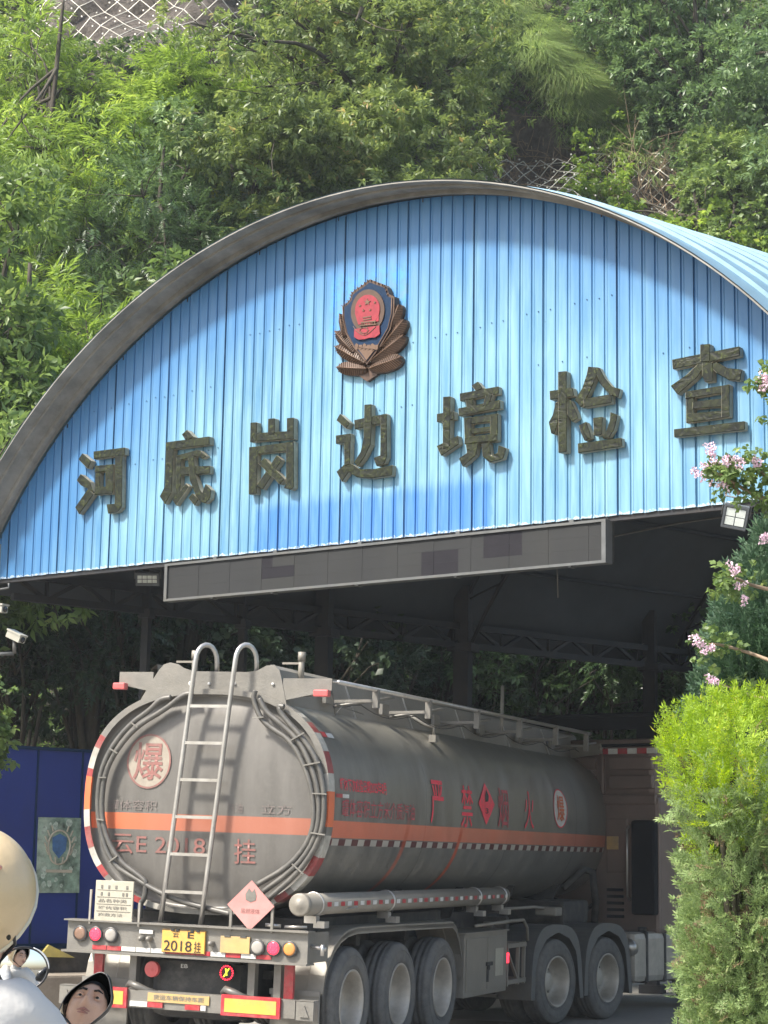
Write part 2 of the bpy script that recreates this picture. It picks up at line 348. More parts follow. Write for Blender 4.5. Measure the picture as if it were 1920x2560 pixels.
M['tank'] = tank_material(); M['head'] = head_material(); M['gable'] = gable_material()
M['roof'] = mat('bleached_blue_roof', (.15, .26, .34), .4, .1, .15, 3, (.20, .30, .32), .4, 0, 40, (1, 1, 1))
UC, ZC, RV = 5.89, 2.20, 7.01
def text_mesh(txt, size, bold=0.0, spacing=1.0):
    cu = bpy.data.curves.new('lettering', 'FONT'); cu.body = txt; cu.size = size; cu.offset = bold; cu.space_character = spacing
    cu.align_x = 'CENTER'; cu.align_y = 'CENTER'; cu.resolution_u = 4
    o = bpy.data.objects.new('lettering', cu); COL.objects.link(o); bpy.context.view_layer.update()
    me = bpy.data.meshes.new_from_object(o.evaluated_get(bpy.context.evaluated_depsgraph_get()))
    bpy.data.objects.remove(o); bpy.data.curves.remove(cu)
    return me
def text_obj(txt, w_, h_, fn, mt, parent, name='lettering', bold=0.0, slices=0):
    """writing stretched to w_ x h_ and laid on a surface by fn(s, t)"""
    me = text_mesh(txt, 1.0, bold)
    bm = bmesh.new(); bm.from_mesh(me)
    xs = [v.co.x for v in bm.verts]; ys = [v.co.y for v in bm.verts]
    if not xs: bm.free(); return None
    cx, cy = (min(xs)+max(xs))/2, (min(ys)+max(ys))/2; kx, ky = w_/(max(xs)-min(xs)), h_/(max(ys)-min(ys))
    for v in bm.verts: v.co = Vector(((v.co.x-cx)*kx, (v.co.y-cy)*ky, 0))
    for i in range(slices):
        yy = -h_/2+h_*(i+1)/(slices+1)
        bmesh.ops.bisect_plane(bm, geom=bm.verts[:]+bm.edges[:]+bm.faces[:], plane_co=(0, yy, 0), plane_no=(0, 1, 0))
    for v in bm.verts: v.co = Vector([float(q) for q in fn(v.co.x, v.co.y)])
    me.clear_geometry(); bm.to_mesh(me); bm.free(); me.materials.clear(); me.materials.append(mt); me.name = name
    return link(name, me, None, parent)
# ================================================================ SHED
A = np.array([-5.101, 4.674, 5.3]); WD = np.array([.965288, -.261190, 0.]); WN = np.array([-.261190, -.965288, 0.]); UP = np.array([0, 0, 1.])
AX = np.array([math.sin(RAD(31)), math.cos(RAD(31)), 0.])

def wp(u, z, o=0.): p = A+WD*u+WN*o; return np.array([p[0], p[1], z])
def W(x, y, o=0.):
    P0 = A+WN*o; d = ray(x, y); P = CAM+d*((P0-CAM)@WN)/(d@WN); return (P-P0)@WD, P[2]
shed = empty('arched_shed', wp(UC, 0), 0, 'large barrel-roofed checkpoint shed with a bleached blue corrugated gable above the tanker', 'shed')
SI = Matrix.Translation(-Vector(wp(UC, 0)))
# gable (object space: x = along the sheet, y = depth, z = height) placed with its own matrix
def gable():
    mb = MB(); pitch = .147; u = -.42; U = [];
    while u < 12.0:
        for (du, dep) in ((0, 0), (.100, 0), (.109, -.017), (.116, -.017), (.127, .005), (.140, .005)):
            U.append((u+du, dep))
        u += pitch
    def top(u): return ZC+math.sqrt(max(0.01, (RV-.07)**2-(u-UC)**2))
    for i in range(len(U)-1):
        (a, da), (b, db) = U[i], U[i+1]
        if b <= a: continue
        za, zb = max(5.3, top(a)), max(5.3, top(b))
        if za <= 5.301 and zb <= 5.301: continue
        mb.add([(a, -da, 5.3+.004*math.sin(a*31)), (b, -db, 5.3+.004*math.sin(b*31)), (b, -db, zb), (a, -da, za)], [(0, 1, 2, 3)])
    for k in range(1, 28):                      # laps between sheets: a real small step
        uu = -.42+.441*k+.10; ww = .005 if k % 4 == 1 else .0015
        if k % 2 == 0: continue
        zt = top(uu)
        if zt > 5.4: mb.box((uu, -.010, 5.302), (uu+ww, .03, zt-.02), 1)
    return mb
gg = gable(); rs = random.Random(3)
for (ua, ub, za, zb) in ((1.9, 3.9, 7.30, 7.36), (6.6, 9.3, 7.46, 7.62), (2.6, 4.0, 6.55, 6.6), (6.3, 6.75, 6.75, 6.76), (8.4, 9.2, 6.98, 6.99), (9.9, 10.4, 6.9, 6.95), (4.4, 5.4, 7.9, 7.95)):
    uu = ua
    while uu < ub: gg.lathe([(-.006, .008), (-.011, .006), (-.012, .0005)], (round(uu/.147)*.147-.42+.05, 0, za+(zb-za)*(uu-ua)/(ub-ua)+rs.uniform(-.012, .012)), 'y', 6, 1); uu += .147*rs.choice((1, 1, 2))
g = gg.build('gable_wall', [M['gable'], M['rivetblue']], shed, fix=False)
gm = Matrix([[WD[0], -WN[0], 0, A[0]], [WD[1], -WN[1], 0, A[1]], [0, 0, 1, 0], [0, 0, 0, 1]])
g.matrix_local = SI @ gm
LROOF = 13.0
def vp(th, t, r=RV):
    u, z = UC+r*math.sin(th), ZC+r*math.cos(th); p = A+WD*u+AX*t; return Vector((p[0], p[1], z))
TH = math.acos((5.3-ZC)/RV)
def roof():
    mb = MB(); n = 72; ts = []; t = -.5
    while t < LROOF:
        ts += [(t, 0), (t+.30, 0), (t+.325, .035), (t+.365, .035), (t+.39, 0)]; t += .40
    for i in range(len(ts)-1):
        if ts[i+1][0]-ts[i][0] < 1e-4: continue
        for k in range(n):
            a = -TH-.02+(2*TH+.04)*k/n; b = -TH-.02+(2*TH+.04)*(k+1)/n
            (t0, h0), (t1, h1) = ts[i], ts[i+1]
            mb.add([vp(a, t0, RV+h0), vp(b, t0, RV+h0), vp(b, t1, RV+h1), vp(a, t1, RV+h1)], [(0, 1, 2, 3)], 0)
    return mb
r_ = roof().build('roof', M['roof'], shed, fix=False); r_.matrix_local = SI
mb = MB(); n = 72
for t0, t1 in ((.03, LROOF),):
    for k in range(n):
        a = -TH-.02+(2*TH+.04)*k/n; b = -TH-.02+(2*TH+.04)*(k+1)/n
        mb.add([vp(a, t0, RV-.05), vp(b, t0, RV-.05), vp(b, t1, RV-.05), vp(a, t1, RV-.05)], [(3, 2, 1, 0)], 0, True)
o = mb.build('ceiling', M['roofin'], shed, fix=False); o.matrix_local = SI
# soffit and edge trim of the overhang: two stepped curved flashings
mb = MB()
for (t0, t1, ra, rb) in ((-.50, -.36, RV-.026, RV-.012), (-.36, -.33, RV-.055, RV-.012), (-.33, -.15, RV-.034, RV-.012), (-.15, -.10, RV-.085, RV-.012), (-.10, -.02, RV-.05, RV-.012)):
    for k in range(n):
        a = -TH-.02+(2*TH+.04)*k/n; b = -TH-.02+(2*TH+.04)*(k+1)/n
        v = [vp(a, t0, ra), vp(b, t0, ra), vp(b, t1, ra), vp(a, t1, ra), vp(a, t0, rb), vp(b, t0, rb), vp(b, t1, rb), vp(a, t1, rb)]
        mb.add(v, [(0, 1, 2, 3), (7, 6, 5, 4), (0, 4, 5, 1), (3, 2, 6, 7)], 0, False)
o = mb.build('roof_edge_trim', M['roofedge'], shed, fix=False); o.matrix_local = SI
# bottom rail of the gable
mb = MB(); mb.bar(wp(-.45, 5.275, -.05), wp(12.05, 5.275, -.05), .06, .05); o = mb.build('bottom_rail', M['darksteel'], shed); o.matrix_local = SI
def eave(u, t, z): p = A+WD*u+AX*t; return Vector((p[0], p[1], z))
for (u, t, wd) in [(-.02, 2.2, .10), (-.02, 3.75, .10), (-.02, 5.15, .20), (-.02, 7.75, .23), (-.02, 11.75, .20), (11.6, .6, .3), (11.6, 4.4, .3), (11.6, 8.2, .3), (11.6, 12, .3)]:
    p = eave(u, t, 0); mb = MB(); mb.box((p[0]-wd/2, p[1]-wd/2, -.1), (p[0]+wd/2, p[1]+wd/2, 6.0)); mb.box((p[0]-wd*.85, p[1]-wd*.85, 5.0), (p[0]+wd*.85, p[1]+wd*.85, 5.12))
    mb.box((p[0]-wd*.9, p[1]-wd*.9, -.1), (p[0]+wd*.9, p[1]+wd*.9, .03))
    o = mb.build('post', M['darksteel'], shed); o.matrix_local = SI
for u in (-.02, 11.6):
    mb = MB(); z0, z1 = 5.10, 5.38; ts = np.linspace(.2, LROOF+.9, 29)
    mb.bar(eave(u, ts[0], z0), eave(u, ts[-1], z0), .09, .09); mb.bar(eave(u, ts[0], z1), eave(u, ts[-1], z1), .09, .09)
    for i in range(len(ts)-1):
        a, b = (z0, z1) if i % 2 else (z1, z0); mb.bar(eave(u, ts[i], a), eave(u, ts[i+1], b), .05, .05)
        if i % 2: mb.bar(eave(u, ts[i], z0), eave(u, ts[i], z1), .04, .04)
    o = mb.build('eave_truss', M['darksteel'], shed); o.matrix_local = SI
for t in (7.75, 12.6):
    mb = MB(); r0, r1 = RV-.12, RV-.55; K = 26
    A0 = [vp(-TH+2*TH*k/K, t, r0) for k in range(K+1)]; A1 = [vp(-TH+2*TH*k/K, t, r1) for k in range(K+1)]
    mb.tube(A0, .035, 6); mb.tube(A1, .035, 6)
    for k in range(K): mb.tube([A0[k], A1[k+1]] if k % 2 else [A1[k], A0[k+1]], .018, 5)
    o = mb.build('arch_truss', M['darksteel'], shed); o.matrix_local = SI
mb = MB()
for k in range(1, 13): a = -TH+2*TH*k/13; mb.bar(vp(a, 0, RV-.09), vp(a, LROOF-.1, RV-.09), .04, .05)
o = mb.build('purlins', M['darksteel'], shed); o.matrix_local = SI
# drooping cable under the roof
mb = MB(); mb.tube([eave(3.2+i*.9, 2.5, 5.55-.12*math.sin(i*math.pi/4)) for i in range(9)], .012, 5); mb.tube([eave(6.1, 2.5, 5.5), eave(6.12, 2.5, 4.9)], .01, 5)
o = mb.build('cable', M['pipe'], shed); o.matrix_local = SI
# ---------------------------------------------------------------- letters
Z3 = {'a': (150, 980, 2.552), 'b': (800, 900, 3.318), 'c': (1300, 820, 2.676)}
def zpx(k, u, v): x0, y0, s = Z3[k]; return x0+u/s, y0+v/s
GLY = [
 ('a', 'leftmost dark bronze character of the row, 河', [[(115,430),(140,390),(200,440),(175,490)],[(103,562),(128,522),(190,572),(208,635),(180,620),(130,595)],[(92,735),(175,615),(212,650),(118,780)],[(208,378),(410,352),(410,400),(210,428)],[(345,396),(393,392),(388,735),(360,765),(300,775),(290,715),(342,712)],[(218,470),(250,468),(246,655),(215,655)],[(288,464),(340,460),(335,650),(286,650)],[(219,470),(339,461),(339,505),(219,512)],[(217,605),(334,600),(334,649),(216,654)]]),
 ('a', 'second dark bronze character from the left, 底, with a dot on top', [[(775,270),(808,240),(850,285),(820,302),(795,302)],[(672,320),(950,282),(952,335),(672,370)],[(672,345),(722,340),(715,500),(708,640),(665,715),(632,665),(665,600)],[(735,405),(870,368),(893,372),(930,408),(900,425),(870,408),(738,440)],[(735,402),(768,400),(765,560),(758,690),(735,725),(712,690),(733,640)],[(735,478),(950,468),(952,518),(732,532)],[(812,402),(852,395),(858,520),(890,620),(925,672),(905,700),(865,665),(825,560)],[(905,640),(925,585),(963,625),(955,680),(925,710),(890,700),(895,670)],[(815,675),(840,645),(880,685),(855,725)],[(738,722),(822,602),(800,580),(745,650)]]),
 ('a', 'third dark bronze character from the left, 岗, a frame with a cross inside', [[(1213,195),(1255,192),(1252,315),(1210,320)],[(1325,170),(1368,166),(1368,268),(1323,270)],[(1443,165),(1488,162),(1488,300),(1443,300)],[(1212,262),(1486,246),(1486,297),(1211,317)],[(1200,350),(1255,345),(1250,650),(1197,652)],[(1201,351),(1489,313),(1489,370),(1201,400)],[(1440,320),(1490,315),(1490,610),(1470,625),(1425,612),(1440,585)],[(1262,455),(1300,420),(1430,555),(1400,590)],[(1378,402),(1412,432),(1290,622),(1250,597)]]),
 ('b', 'fourth dark bronze character from the left, 边, below the emblem', [[(133,500),(163,445),(245,520),(215,570)],[(127,625),(250,608),(250,680),(127,695)],[(195,620),(249,612),(243,862),(195,880)],[(130,925),(197,862),(235,925),(175,1010)],[(193,868),(255,860),(320,905),(450,900),(595,868),(590,955),(420,980),(300,970),(215,920)],[(275,495),(545,440),(550,510),(278,572)],[(365,370),(425,365),(425,560),(418,700),(370,800),(310,885),(278,850),(335,760),(360,640)],[(500,458),(551,446),(552,800),(530,860),(465,880),(440,810),(495,790)]]),
 ('b', 'fifth dark bronze character from the left, 境', [[(1018,305),(1080,300),(1078,500),(1072,720),(1015,740)],[(965,445),(1110,425),(1110,490),(965,515)],[(962,712),(1140,625),(1150,695),(1000,795)],[(1250,210),(1302,175),(1345,230),(1290,262)],[(1150,275),(1475,215),(1478,280),(1155,340)],[(1200,330),(1258,320),(1268,400),(1210,410)],[(1372,290),(1430,280),(1402,372),(1345,382)],[(1143,400),(1490,330),(1492,400),(1148,465)],[(1190,480),(1250,470),(1250,700),(1195,700)],[(1405,450),(1470,440),(1470,670),(1405,680)],[(1191,479),(1469,441),(1469,500),(1191,537)],[(1240,568),(1415,546),(1415,590),(1240,612)],[(1196,640),(1469,607),(1469,669),(1196,699)],[(1205,690),(1310,690),(1290,790),(1180,885),(1148,815),(1215,770)],[(1335,690),(1400,680),(1415,790),(1465,770),(1475,705),(1540,730),(1515,820),(1400,850),(1345,800)]]),
 ('c', 'sixth dark bronze character from the left, 检, second from the right', [[(253,292),(310,287),(312,830),(255,835)],[(195,420),(350,398),(360,455),(197,480)],[(248,490),(264,520),(257,600),(228,712),(205,705),(188,630),(215,580),(233,500)],[(308,490),(335,480),(372,560),(385,600),(345,628),(312,580)],[(450,255),(500,265),(510,310),(465,420),(405,530),(360,480),(410,400),(440,310)],[(455,256),(525,262),(560,330),(610,390),(665,405),(650,465),(590,440),(530,370),(495,300)],[(420,475),(610,440),(612,500),(425,532)],[(390,650),(440,625),(468,700),(472,735),(430,755),(405,700)],[(485,600),(550,592),(545,715),(490,718)],[(600,560),(650,580),(625,680),(590,735),(545,735),(575,680),(595,620)],[(380,770),(675,732),(680,790),(383,836)]]),
 ('c', 'rightmost dark bronze character of the row, 查, near the pink blossom', [[(1203,110),(1270,105),(1270,225),(1203,228)],[(1215,228),(1285,228),(1290,355),(1235,362),(1215,320)],[(1013,210),(1465,120),(1470,185),(1018,275)],[(1198,226),(1242,240),(1180,330),(1050,445),(1003,385),(1110,310)],[(1250,238),(1310,226),(1380,265),(1480,275),(1470,350),(1390,345),(1310,300)],[(1103,425),(1160,415),(1160,620),(1105,635)],[(1345,385),(1400,375),(1400,595),(1345,600)],[(1104,424),(1399,376),(1399,425),(1104,474)],[(1150,492),(1355,468),(1355,524),(1150,541)],[(1106,572),(1399,546),(1399,594),(1106,634)],[(1023,675),(1500,620),(1500,680),(1025,730)]]),
]
for k, lab, strokes in GLY:
    OFF = .10; mb = MB()
    for i, s_ in enumerate(strokes):
        pl = [W(*zpx(k, *p), OFF) for p in s_]
        off = OFF-.003*(i % 6)
        mb.prism(pl, lambda p, o: wp(p[0], p[1], o), .006+.001*i, off, 0, 1)
    us = [wp(0, 0)]
    o = mb.build('character_sign', [M['letter_f'], M['letter_s']])
    bv = o.modifiers.new('bevel', 'BEVEL'); bv.width = .006; bv.segments = 1; bv.limit_method = 'ANGLE'
    tag(o, lab, 'sign character', 'raised characters across the blue gable')
# ---------------------------------------------------------------- emblem
E0 = (780, 640, 5.53)
def ez(u, v, o=.1): return W(E0[0]+u/E0[2], E0[1]+v/E0[2], o)
em = empty('emblem', wp(5.78, 7.7, 0), 0, 'large shield emblem in a bronze leaf wreath fixed above the row of characters', 'emblem')
EI = Matrix.Translation(-Vector(wp(5.78, 7.7, 0)))
def eprism(mb, pts, o0, o1, mi=0): mb.prism([ez(*p, o1) for p in pts], lambda p, o: wp(p[0], p[1], o), o0, o1, mi)
LEAVES = [((740,1560),(320,1535),95),((720,1480),(300,1240),95),((560,1330),(305,1030),80),((440,1130),(375,790),60),((780,1560),(1215,1400),110),((800,1460),(1262,1090),100),((960,1260),(1270,870),85),((1080,1000),(1200,660),62)]
for (a, b, wd) in LEAVES:
    mb = MB(); a = np.array(a, float); b = np.array(b, float); d = b-a; L_ = np.hypot(*d); d /= L_; nn = np.array([-d[1], d[0]])
    prof = [(0, .35), (.15, .75), (.4, 1), (.7, 1), (.88, .75), (.97, .4), (1.0, .05)]
    Lf = [a+d*L_*s+nn*wd*h for s, h in prof]; Rt = [a+d*L_*s-nn*wd*h for s, h in prof]; Cn = [a+d*L_*s for s, h in prof]
    def P3(p, o): q = ez(*p, .1); return wp(q[0], q[1], o)
    for side in (Lf, Rt):
        vs = [P3(p, .10) for p in Cn]+[P3(p, .055) for p in side]+[P3(p, .004) for p in side]; k = len(prof)
        mb.add(vs, [(i, i+1, k+i+1, k+i) for i in range(k-1)]+[(k+i, k+i+1, 2*k+i+1, 2*k+i) for i in range(k-1)], 0, False)
        sg = 1 if side is Lf else -1
        for j in range(13):                 # raised barbs
            s0 = .12+.84*j/13; h = np.interp(s0, [q[0] for q in prof], [q[1] for q in prof])
            p0 = a+d*L_*(s0-.05); p1 = a+d*L_*(s0+.04)+nn*sg*wd*h*.92
            mb.bar(P3(p0, .105), P3(p1, .066), .0035, .010, 1, WN)
    mb.tube([P3(a, .11), P3(b-d*12, .10)], .006, 5, 1)
    o = mb.build('wreath_leaf', [M['bronze'], M['bronzeh']], em); o.matrix_local = EI
mb = MB(); eprism(mb, [(660,1300),(750,1450),(860,1280),(930,1420),(900,1640),(760,1735),(620,1640),(540,1560),(600,1420)], .003, .052); o = mb.build('wreath_knot', [M['bronze']], em); o.matrix_local = EI
SH = [(420,690),(470,660),(530,590),(545,510),(620,450),(720,385),(800,320),(900,360),(1000,395),(1035,430),(1065,530),(1140,560),(1135,800),(1085,1010),(940,1260),(755,1500),(580,1280),(470,1080),(425,880)]
mb = MB(); eprism(mb, SH, .02, .112, 0); o = mb.build('shield_border', [M['bronze']], em); o.matrix_local = EI
cx, cy = 770, 900
def shrink(P, k): return [(cx+(x-cx)*k, cy+(y-cy)*k) for x, y in P]
mb = MB(); eprism(mb, shrink(SH, .925), .10, .118, 0); o = mb.build('shield_field', [M['emblue']], em); o.matrix_local = EI
mb = MB()
for j in range(20):                                     # cord teeth along the top edge
    P = np.array(SH[:11], float); s = j/19*(len(P)-1); i = min(int(s), len(P)-2); p = P[i]+(P[i+1]-P[i])*(s-i); q = p+(np.array([770, 800])-p)*.05
    mb.bar(P3(p, .122), P3(q, .122), .008, .014, 0, WN)
for P in (SH[11:],):
    mb.tube([P3(((p[0]-cx)*.94+cx, (p[1]-cy)*.94+cy), .122) for p in [SH[11]]+SH[12:]+[SH[0]]], .006, 5)
o = mb.build('cord_edge', [M['bronzeh']], em); o.matrix_local = EI
def ell(cx, cy, a, b, rot=0, n=36):
    return [(cx+a*math.cos(2*math.pi*i/n)+rot*b*math.sin(2*math.pi*i/n), cy+b*math.sin(2*math.pi*i/n)) for i in range(n)]
mb = MB(); eprism(mb, ell(768, 760, 232, 300, -.05), .112, .132); o = mb.build('emblem_ring', [M['bronze']], em); o.matrix_local = EI
mb = MB(); eprism(mb, ell(765, 740, 170, 205, -.05), .125, .142); eprism(mb, [(590,780),(930,740),(920,900),(640,950)], .126, .140)
eprism(mb, [(585,1010),(930,960),(935,1075),(870,1125),(790,1130),(720,1150),(640,1155),(580,1120)], .126, .139); o = mb.build('emblem_field', [M['emred']], em); o.matrix_local = EI
mb = MB()
for (sx_, sy_, sr) in ((762, 635, 48), (660, 685, 18), (708, 752, 18), (800, 745, 18), (865, 640, 18)):
    pts = [(sx_+sr*(1 if i % 2 == 0 else .4)*math.sin(i*math.pi/5), sy_-sr*(1 if i % 2 == 0 else .4)*math.cos(i*math.pi/5)) for i in range(10)]
    eprism(mb, pts, .138, .150)
for (x0, x1, y, h) in ((700, 815, 838, 14), (705, 820, 872, 12), (672, 880, 905, 16), (655, 890, 945, 14)): eprism(mb, [(x0, y+8), (x1, y-12), (x1, y-12+h), (x0, y+8+h)], .138, .149)
for i in range(6): x = 690+i*34; eprism(mb, [(x, 908-i*2), (x+9, 907-i*2), (x+9, 945-i*2), (x, 946-i*2)], .138, .146)
mb.tube([P3((750+55*math.cos(t), 1040+38*math.sin(t)), .142) for t in np.linspace(0, 6.283, 17)[:-1]], .004, 5, closed=True)
for i in range(8): t = i*math.pi/4; mb.bar(P3((750+50*math.cos(t), 1040+34*math.sin(t)), .142), P3((750+68*math.cos(t), 1040+50*math.sin(t)), .142), .006, .008, 0, WN)
mb.tube([P3(p, .142) for p in ((600,985),(640,1040),(700,1085),(750,1110),(810,1085),(870,1030),(915,985))], .004, 5)
for i in range(7): x = 590+i*55; eprism(mb, [(x, 1230), (x+22, 1205+(i % 2)*22), (x+50, 1225), (x+40, 1290), (x+10, 1300)] if 560 < x < 900 else [(620, 1260), (880, 1230), (880, 1290)], .116, .126+.001*i)
eprism(mb, [(625,1265),(890,1240),(750,1440)], .114, .124)
o = mb.build('emblem_relief', [M['bronzeh']], em); o.matrix_local = EI
# ---------------------------------------------------------------- display panel
led = empty('display_board', wp(5.86, 4.82, 0), 0, 'long unlit grey display board hung under the blue gable', 'display board')
LI = Matrix.Translation(-Vector(wp(5.86, 4.82, 0)))
def wbox(mb, u0, u1, z0, z1, o0, o1, mi=0): mb.prism([(u0, z0), (u1, z0), (u1, z1), (u0, z1)], lambda p, o: wp(p[0], p[1], o), o0, o1, mi)
mb = MB(); nu = 37; du = (8.80-2.93)/nu
dead = {(9, 1), (9, 2), (10, 1), (11, 1), (23, 0), (24, 0), (25, 0), (23, 1), (24, 1), (25, 1), (28, 2), (29, 2), (30, 2), (28, 1), (29, 1), (30, 1)}
for i in range(nu):
    for j in range(3):
        wbox(mb, 2.93+i*du+.0003, 2.93+(i+1)*du-.0003, 4.845+j*.13+.0003, 4.845+(j+1)*.13-.0003, .0, .052+.0015*((i*7+j*3) % 3), 1 if (i, j) in dead else 0)
o = mb.build('led_modules', [M['ledpix'], M['leddark']], led); o.matrix_local = LI
mb = MB(); wbox(mb, 2.885, 8.85, 4.815, 4.843, -.06, .075); wbox(mb, 2.885, 8.85, 5.236, 5.262, -.06, .075); wbox(mb, 2.885, 2.928, 4.844, 5.235, -.06, .075); wbox(mb, 8.802, 8.85, 4.844, 5.235, -.06, .075)
for u in (4.5, 5.7, 7.0, 8.4, 3.6): wbox(mb, u, u+.04, 4.80, 4.815, -.03, .06); wbox(mb, u, u+.05, 5.262, 5.30, -.05, .03)
o = mb.build('frame', [M['galv']], led); o.matrix_local = LI
mb = MB(); wbox(mb, 2.90, 8.84, 4.83, 5.25, -.12, -.062); o = mb.build('back_panel', [M['dark']], led); o.matrix_local = LI
# ---------------------------------------------------------------- floodlights
def flood(px, py, D, wd, ht, rolla, label, grid, look):
    c = Vector(at(px, py, D)); r = empty('floodlight', c, 0, label, 'floodlight')
    z = (Vector(CAM)-c).normalized() if look is None else Vector(look).normalized()
    x = Vector((0, 0, 1)).cross(z).normalized(); y = z.cross(x)
    R_ = Matrix((x, y, z)).transposed() @ Matrix.Rotation(rolla, 3, 'Z'); r.rotation_euler = R_.to_euler()
    mb = MB(); mb.box((-wd/2, -ht/2, -.05), (wd/2, ht/2, .0), 0, .008); mb.box((-wd/2+.015, ht/2-.03, .0), (wd/2-.015, ht/2-.012, .014)); mb.box((-wd/2+.015, -ht/2+.012, .0), (wd/2-.015, -ht/2+.03, .014))
    mb.box((-wd/2+.005, -ht/2+.012, .0), (-wd/2+.02, ht/2-.012, .0142)); mb.box((wd/2-.02, -ht/2+.012, .0), (wd/2-.005, ht/2-.012, .0142))
    for i in range(6): mb.box((-wd*.4+i*wd*.15, -ht*.4, -.085), (-wd*.4+i*wd*.15+.008, ht*.4, -.05))
    mb.build('housing', M['lampcase'], r)
    gx, gy = grid; mb = MB(); cw = (wd-.05)/gx; chh = (ht-.07)/gy
    for i in range(gx):
        for j in range(gy): mb.box((-wd/2+.025+i*cw+.004, -ht/2+.035+j*chh+.004, .001), (-wd/2+.025+(i+1)*cw-.004, -ht/2+.035+(j+1)*chh-.004, .008), 0, .002)
    mb.build('lens', M['lampglass'], r)
    mb = MB(); mb.tube([(-wd/2-.012, 0, -.03), (-wd/2-.012, ht*.75, -.04), (wd/2+.012, ht*.75, -.04), (wd/2+.012, 0, -.03)], .009, 6); mb.tube([(.02, ht*.75, -.04), (.06, ht*.95, -.03), (.05, ht*1.35, -.04)], .006, 6); mb.build('bracket', M['galv'], r)
flood(368, 1448, 24.4, .30, .17, 0, 'small wide floodlight hanging left of the display board', (4, 2), (.25, -.9, -.25))
flood(1838, 1293, 18.7, .24, .24, RAD(-13), 'tilted square floodlight with four lit panes right of the display board', (2, 2), (.1, -.9, -.32))
# ================================================================ TANK TRAILER
tr = empty('tank_trailer', (0, 0, 0), 0, 'long dusty grey fuel tank semi-trailer with orange stripe seen from the rear', 'tank trailer')
tr.rotation_euler = (RAD(.45), RAD(1.3), 0)
TX, TZ, TA, TB, TN = -.03, 2.36, 1.28, 1.055, 2.5
def prof(th, a=TA, b=TB):
    c, s = math.cos(th), math.sin(th)
    return TX+a*math.copysign(abs(c)**(2/TN), c), TZ+b*math.copysign(abs(s)**(2/TN), s)
def sidex(z, off=0): return TX+TA*(1-min(.999, abs((z-TZ)/TB))**TN)**(1/TN)+off
NP = 96
def ring(y, a=TA, b=TB): return [(lambda q: (q[0], y, q[1]))(prof(2*math.pi*k/NP, a, b)) for k in range(NP)]
mb = MB(); ys = [.42, .46]+[.46+i*(11.9-.46)/24 for i in range(1, 25)]; rings = [ring(y) for y in ys]
rings += [ring(11.98, TA*.985, TB*.985), ring(12.05, TA*.9, TB*.9), ring(12.1, TA*.6, TB*.6), ring(12.12, TA*.1, TB*.1)]
vs = [p for r in rings for p in r]; fs = [(i*NP+k, i*NP+(k+1) % NP, (i+1)*NP+(k+1) % NP, (i+1)*NP+k) for i in range(len(rings)-1) for k in range(NP)]
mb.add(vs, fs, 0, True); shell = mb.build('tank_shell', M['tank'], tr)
# dished rear head inside the rim
mb = MB(); hr = [(.33, .955), (.37, .95), (.385, .93), (.36, .86), (.33, .7), (.31, .45), (.30, .2), (.298, .0005)]
rings = [ring(y, TA*k, TB*k) for y, k in hr]; vs = [p for r in rings for p in r]
mb.add(vs, [(i*NP+k, i*NP+(k+1) % NP, (i+1)*NP+(k+1) % NP, (i+1)*NP+k) for i in range(len(rings)-1) for k in range(NP)], 0, True)
head = mb.build('tank_end', M['head'], tr)
def heady(x, z):
    k = max(abs((x-TX)/TA)**TN+abs((z-TZ)/TB)**TN, 1e-6)**(1/TN); ks = [q[1] for q in hr][::-1]; yy = [q[0] for q in hr][::-1]; return float(np.interp(k, ks, yy))
# rim with red and white tape on its edge
mb = MB(); rr = [ring(.44, TA*1.004, TB*1.004), ring(.30, TA*1.004, TB*1.004), ring(.30, TA*.955, TB*.955), ring(.36, TA*.955, TB*.955)]
vs = [p for r in rr for p in r]
for i in range(3):
    for k in range(NP): mb.add([], [])
b0 = len(mb.v); mb.v += vs
for i in range(3):
    for k in range(NP):
        th = 2*math.pi*(k+.5)/NP; low = math.degrees(th) % 360
        tape = (low > 190 and low < 395-45) or low < 10 or (i == 0 and low < 50) or (150 < low <= 190)
        mi = 0
        if tape and i in (0, 1) and (k % 24) not in (11, 23): mi = 1 if (k//3) % 2 else 2
        if 172 < low < 183 or low > 351 or low < 2: mi = 3
        if 225 < low < 310 and i == 1 and low > 255 and low < 300: mi = 0
        mb.f.append((b0+i*NP+k, b0+i*NP+(k+1) % NP, b0+(i+1)*NP+(k+1) % NP, b0+(i+1)*NP+k)); mb.m.append(mi); mb.sm.append(False)
mb.build('tank_rim', [M['grey'], mat('rim_tape_red', (.30, .045, .045), .4, 0, .3, 12, DUST, .6), mat('rim_tape_white', (.44, .42, .37), .4, 0, .2, 12, DUST, .6), M['orange']], tr)
# head paint marks
def hp(cx_, cz_, off=.004): return lambda s, t: (cx_+s, heady(cx_+s, cz_+t)-off-.004, cz_+t)
def disc(cx_, cz_, a, b, off, name, mt, fn, r0=0.0):
    mb = MB(); nr = 3; n_ = 40; R0 = [r0+(1-r0)*i/nr for i in range(nr+1)]
    vs = [fn(a*r*math.cos(2*math.pi*k/n_), b*r*math.sin(2*math.pi*k/n_)) for r in R0 for k in range(n_)]
    mb.add(vs, [(i*n_+k, i*n_+(k+1) % n_, (i+1)*n_+(k+1) % n_, (i+1)*n_+k) for i in range(nr) for k in range(n_)], 0, True)
    return mb.build(name, mt, tr)
disc(-.64, 2.72, .225, .245, .004, 'warning_disc', M['beige'], hp(-.64, 2.72, .004))
disc(-.64, 2.72, .243, .262, .006, 'disc_ring', M['fadedred'], hp(-.64, 2.72, .006), .93)
text_obj('爆', .33, .36, hp(-.64, 2.72, .009), M['fadedred'], tr, 'lettering', .012, 5)
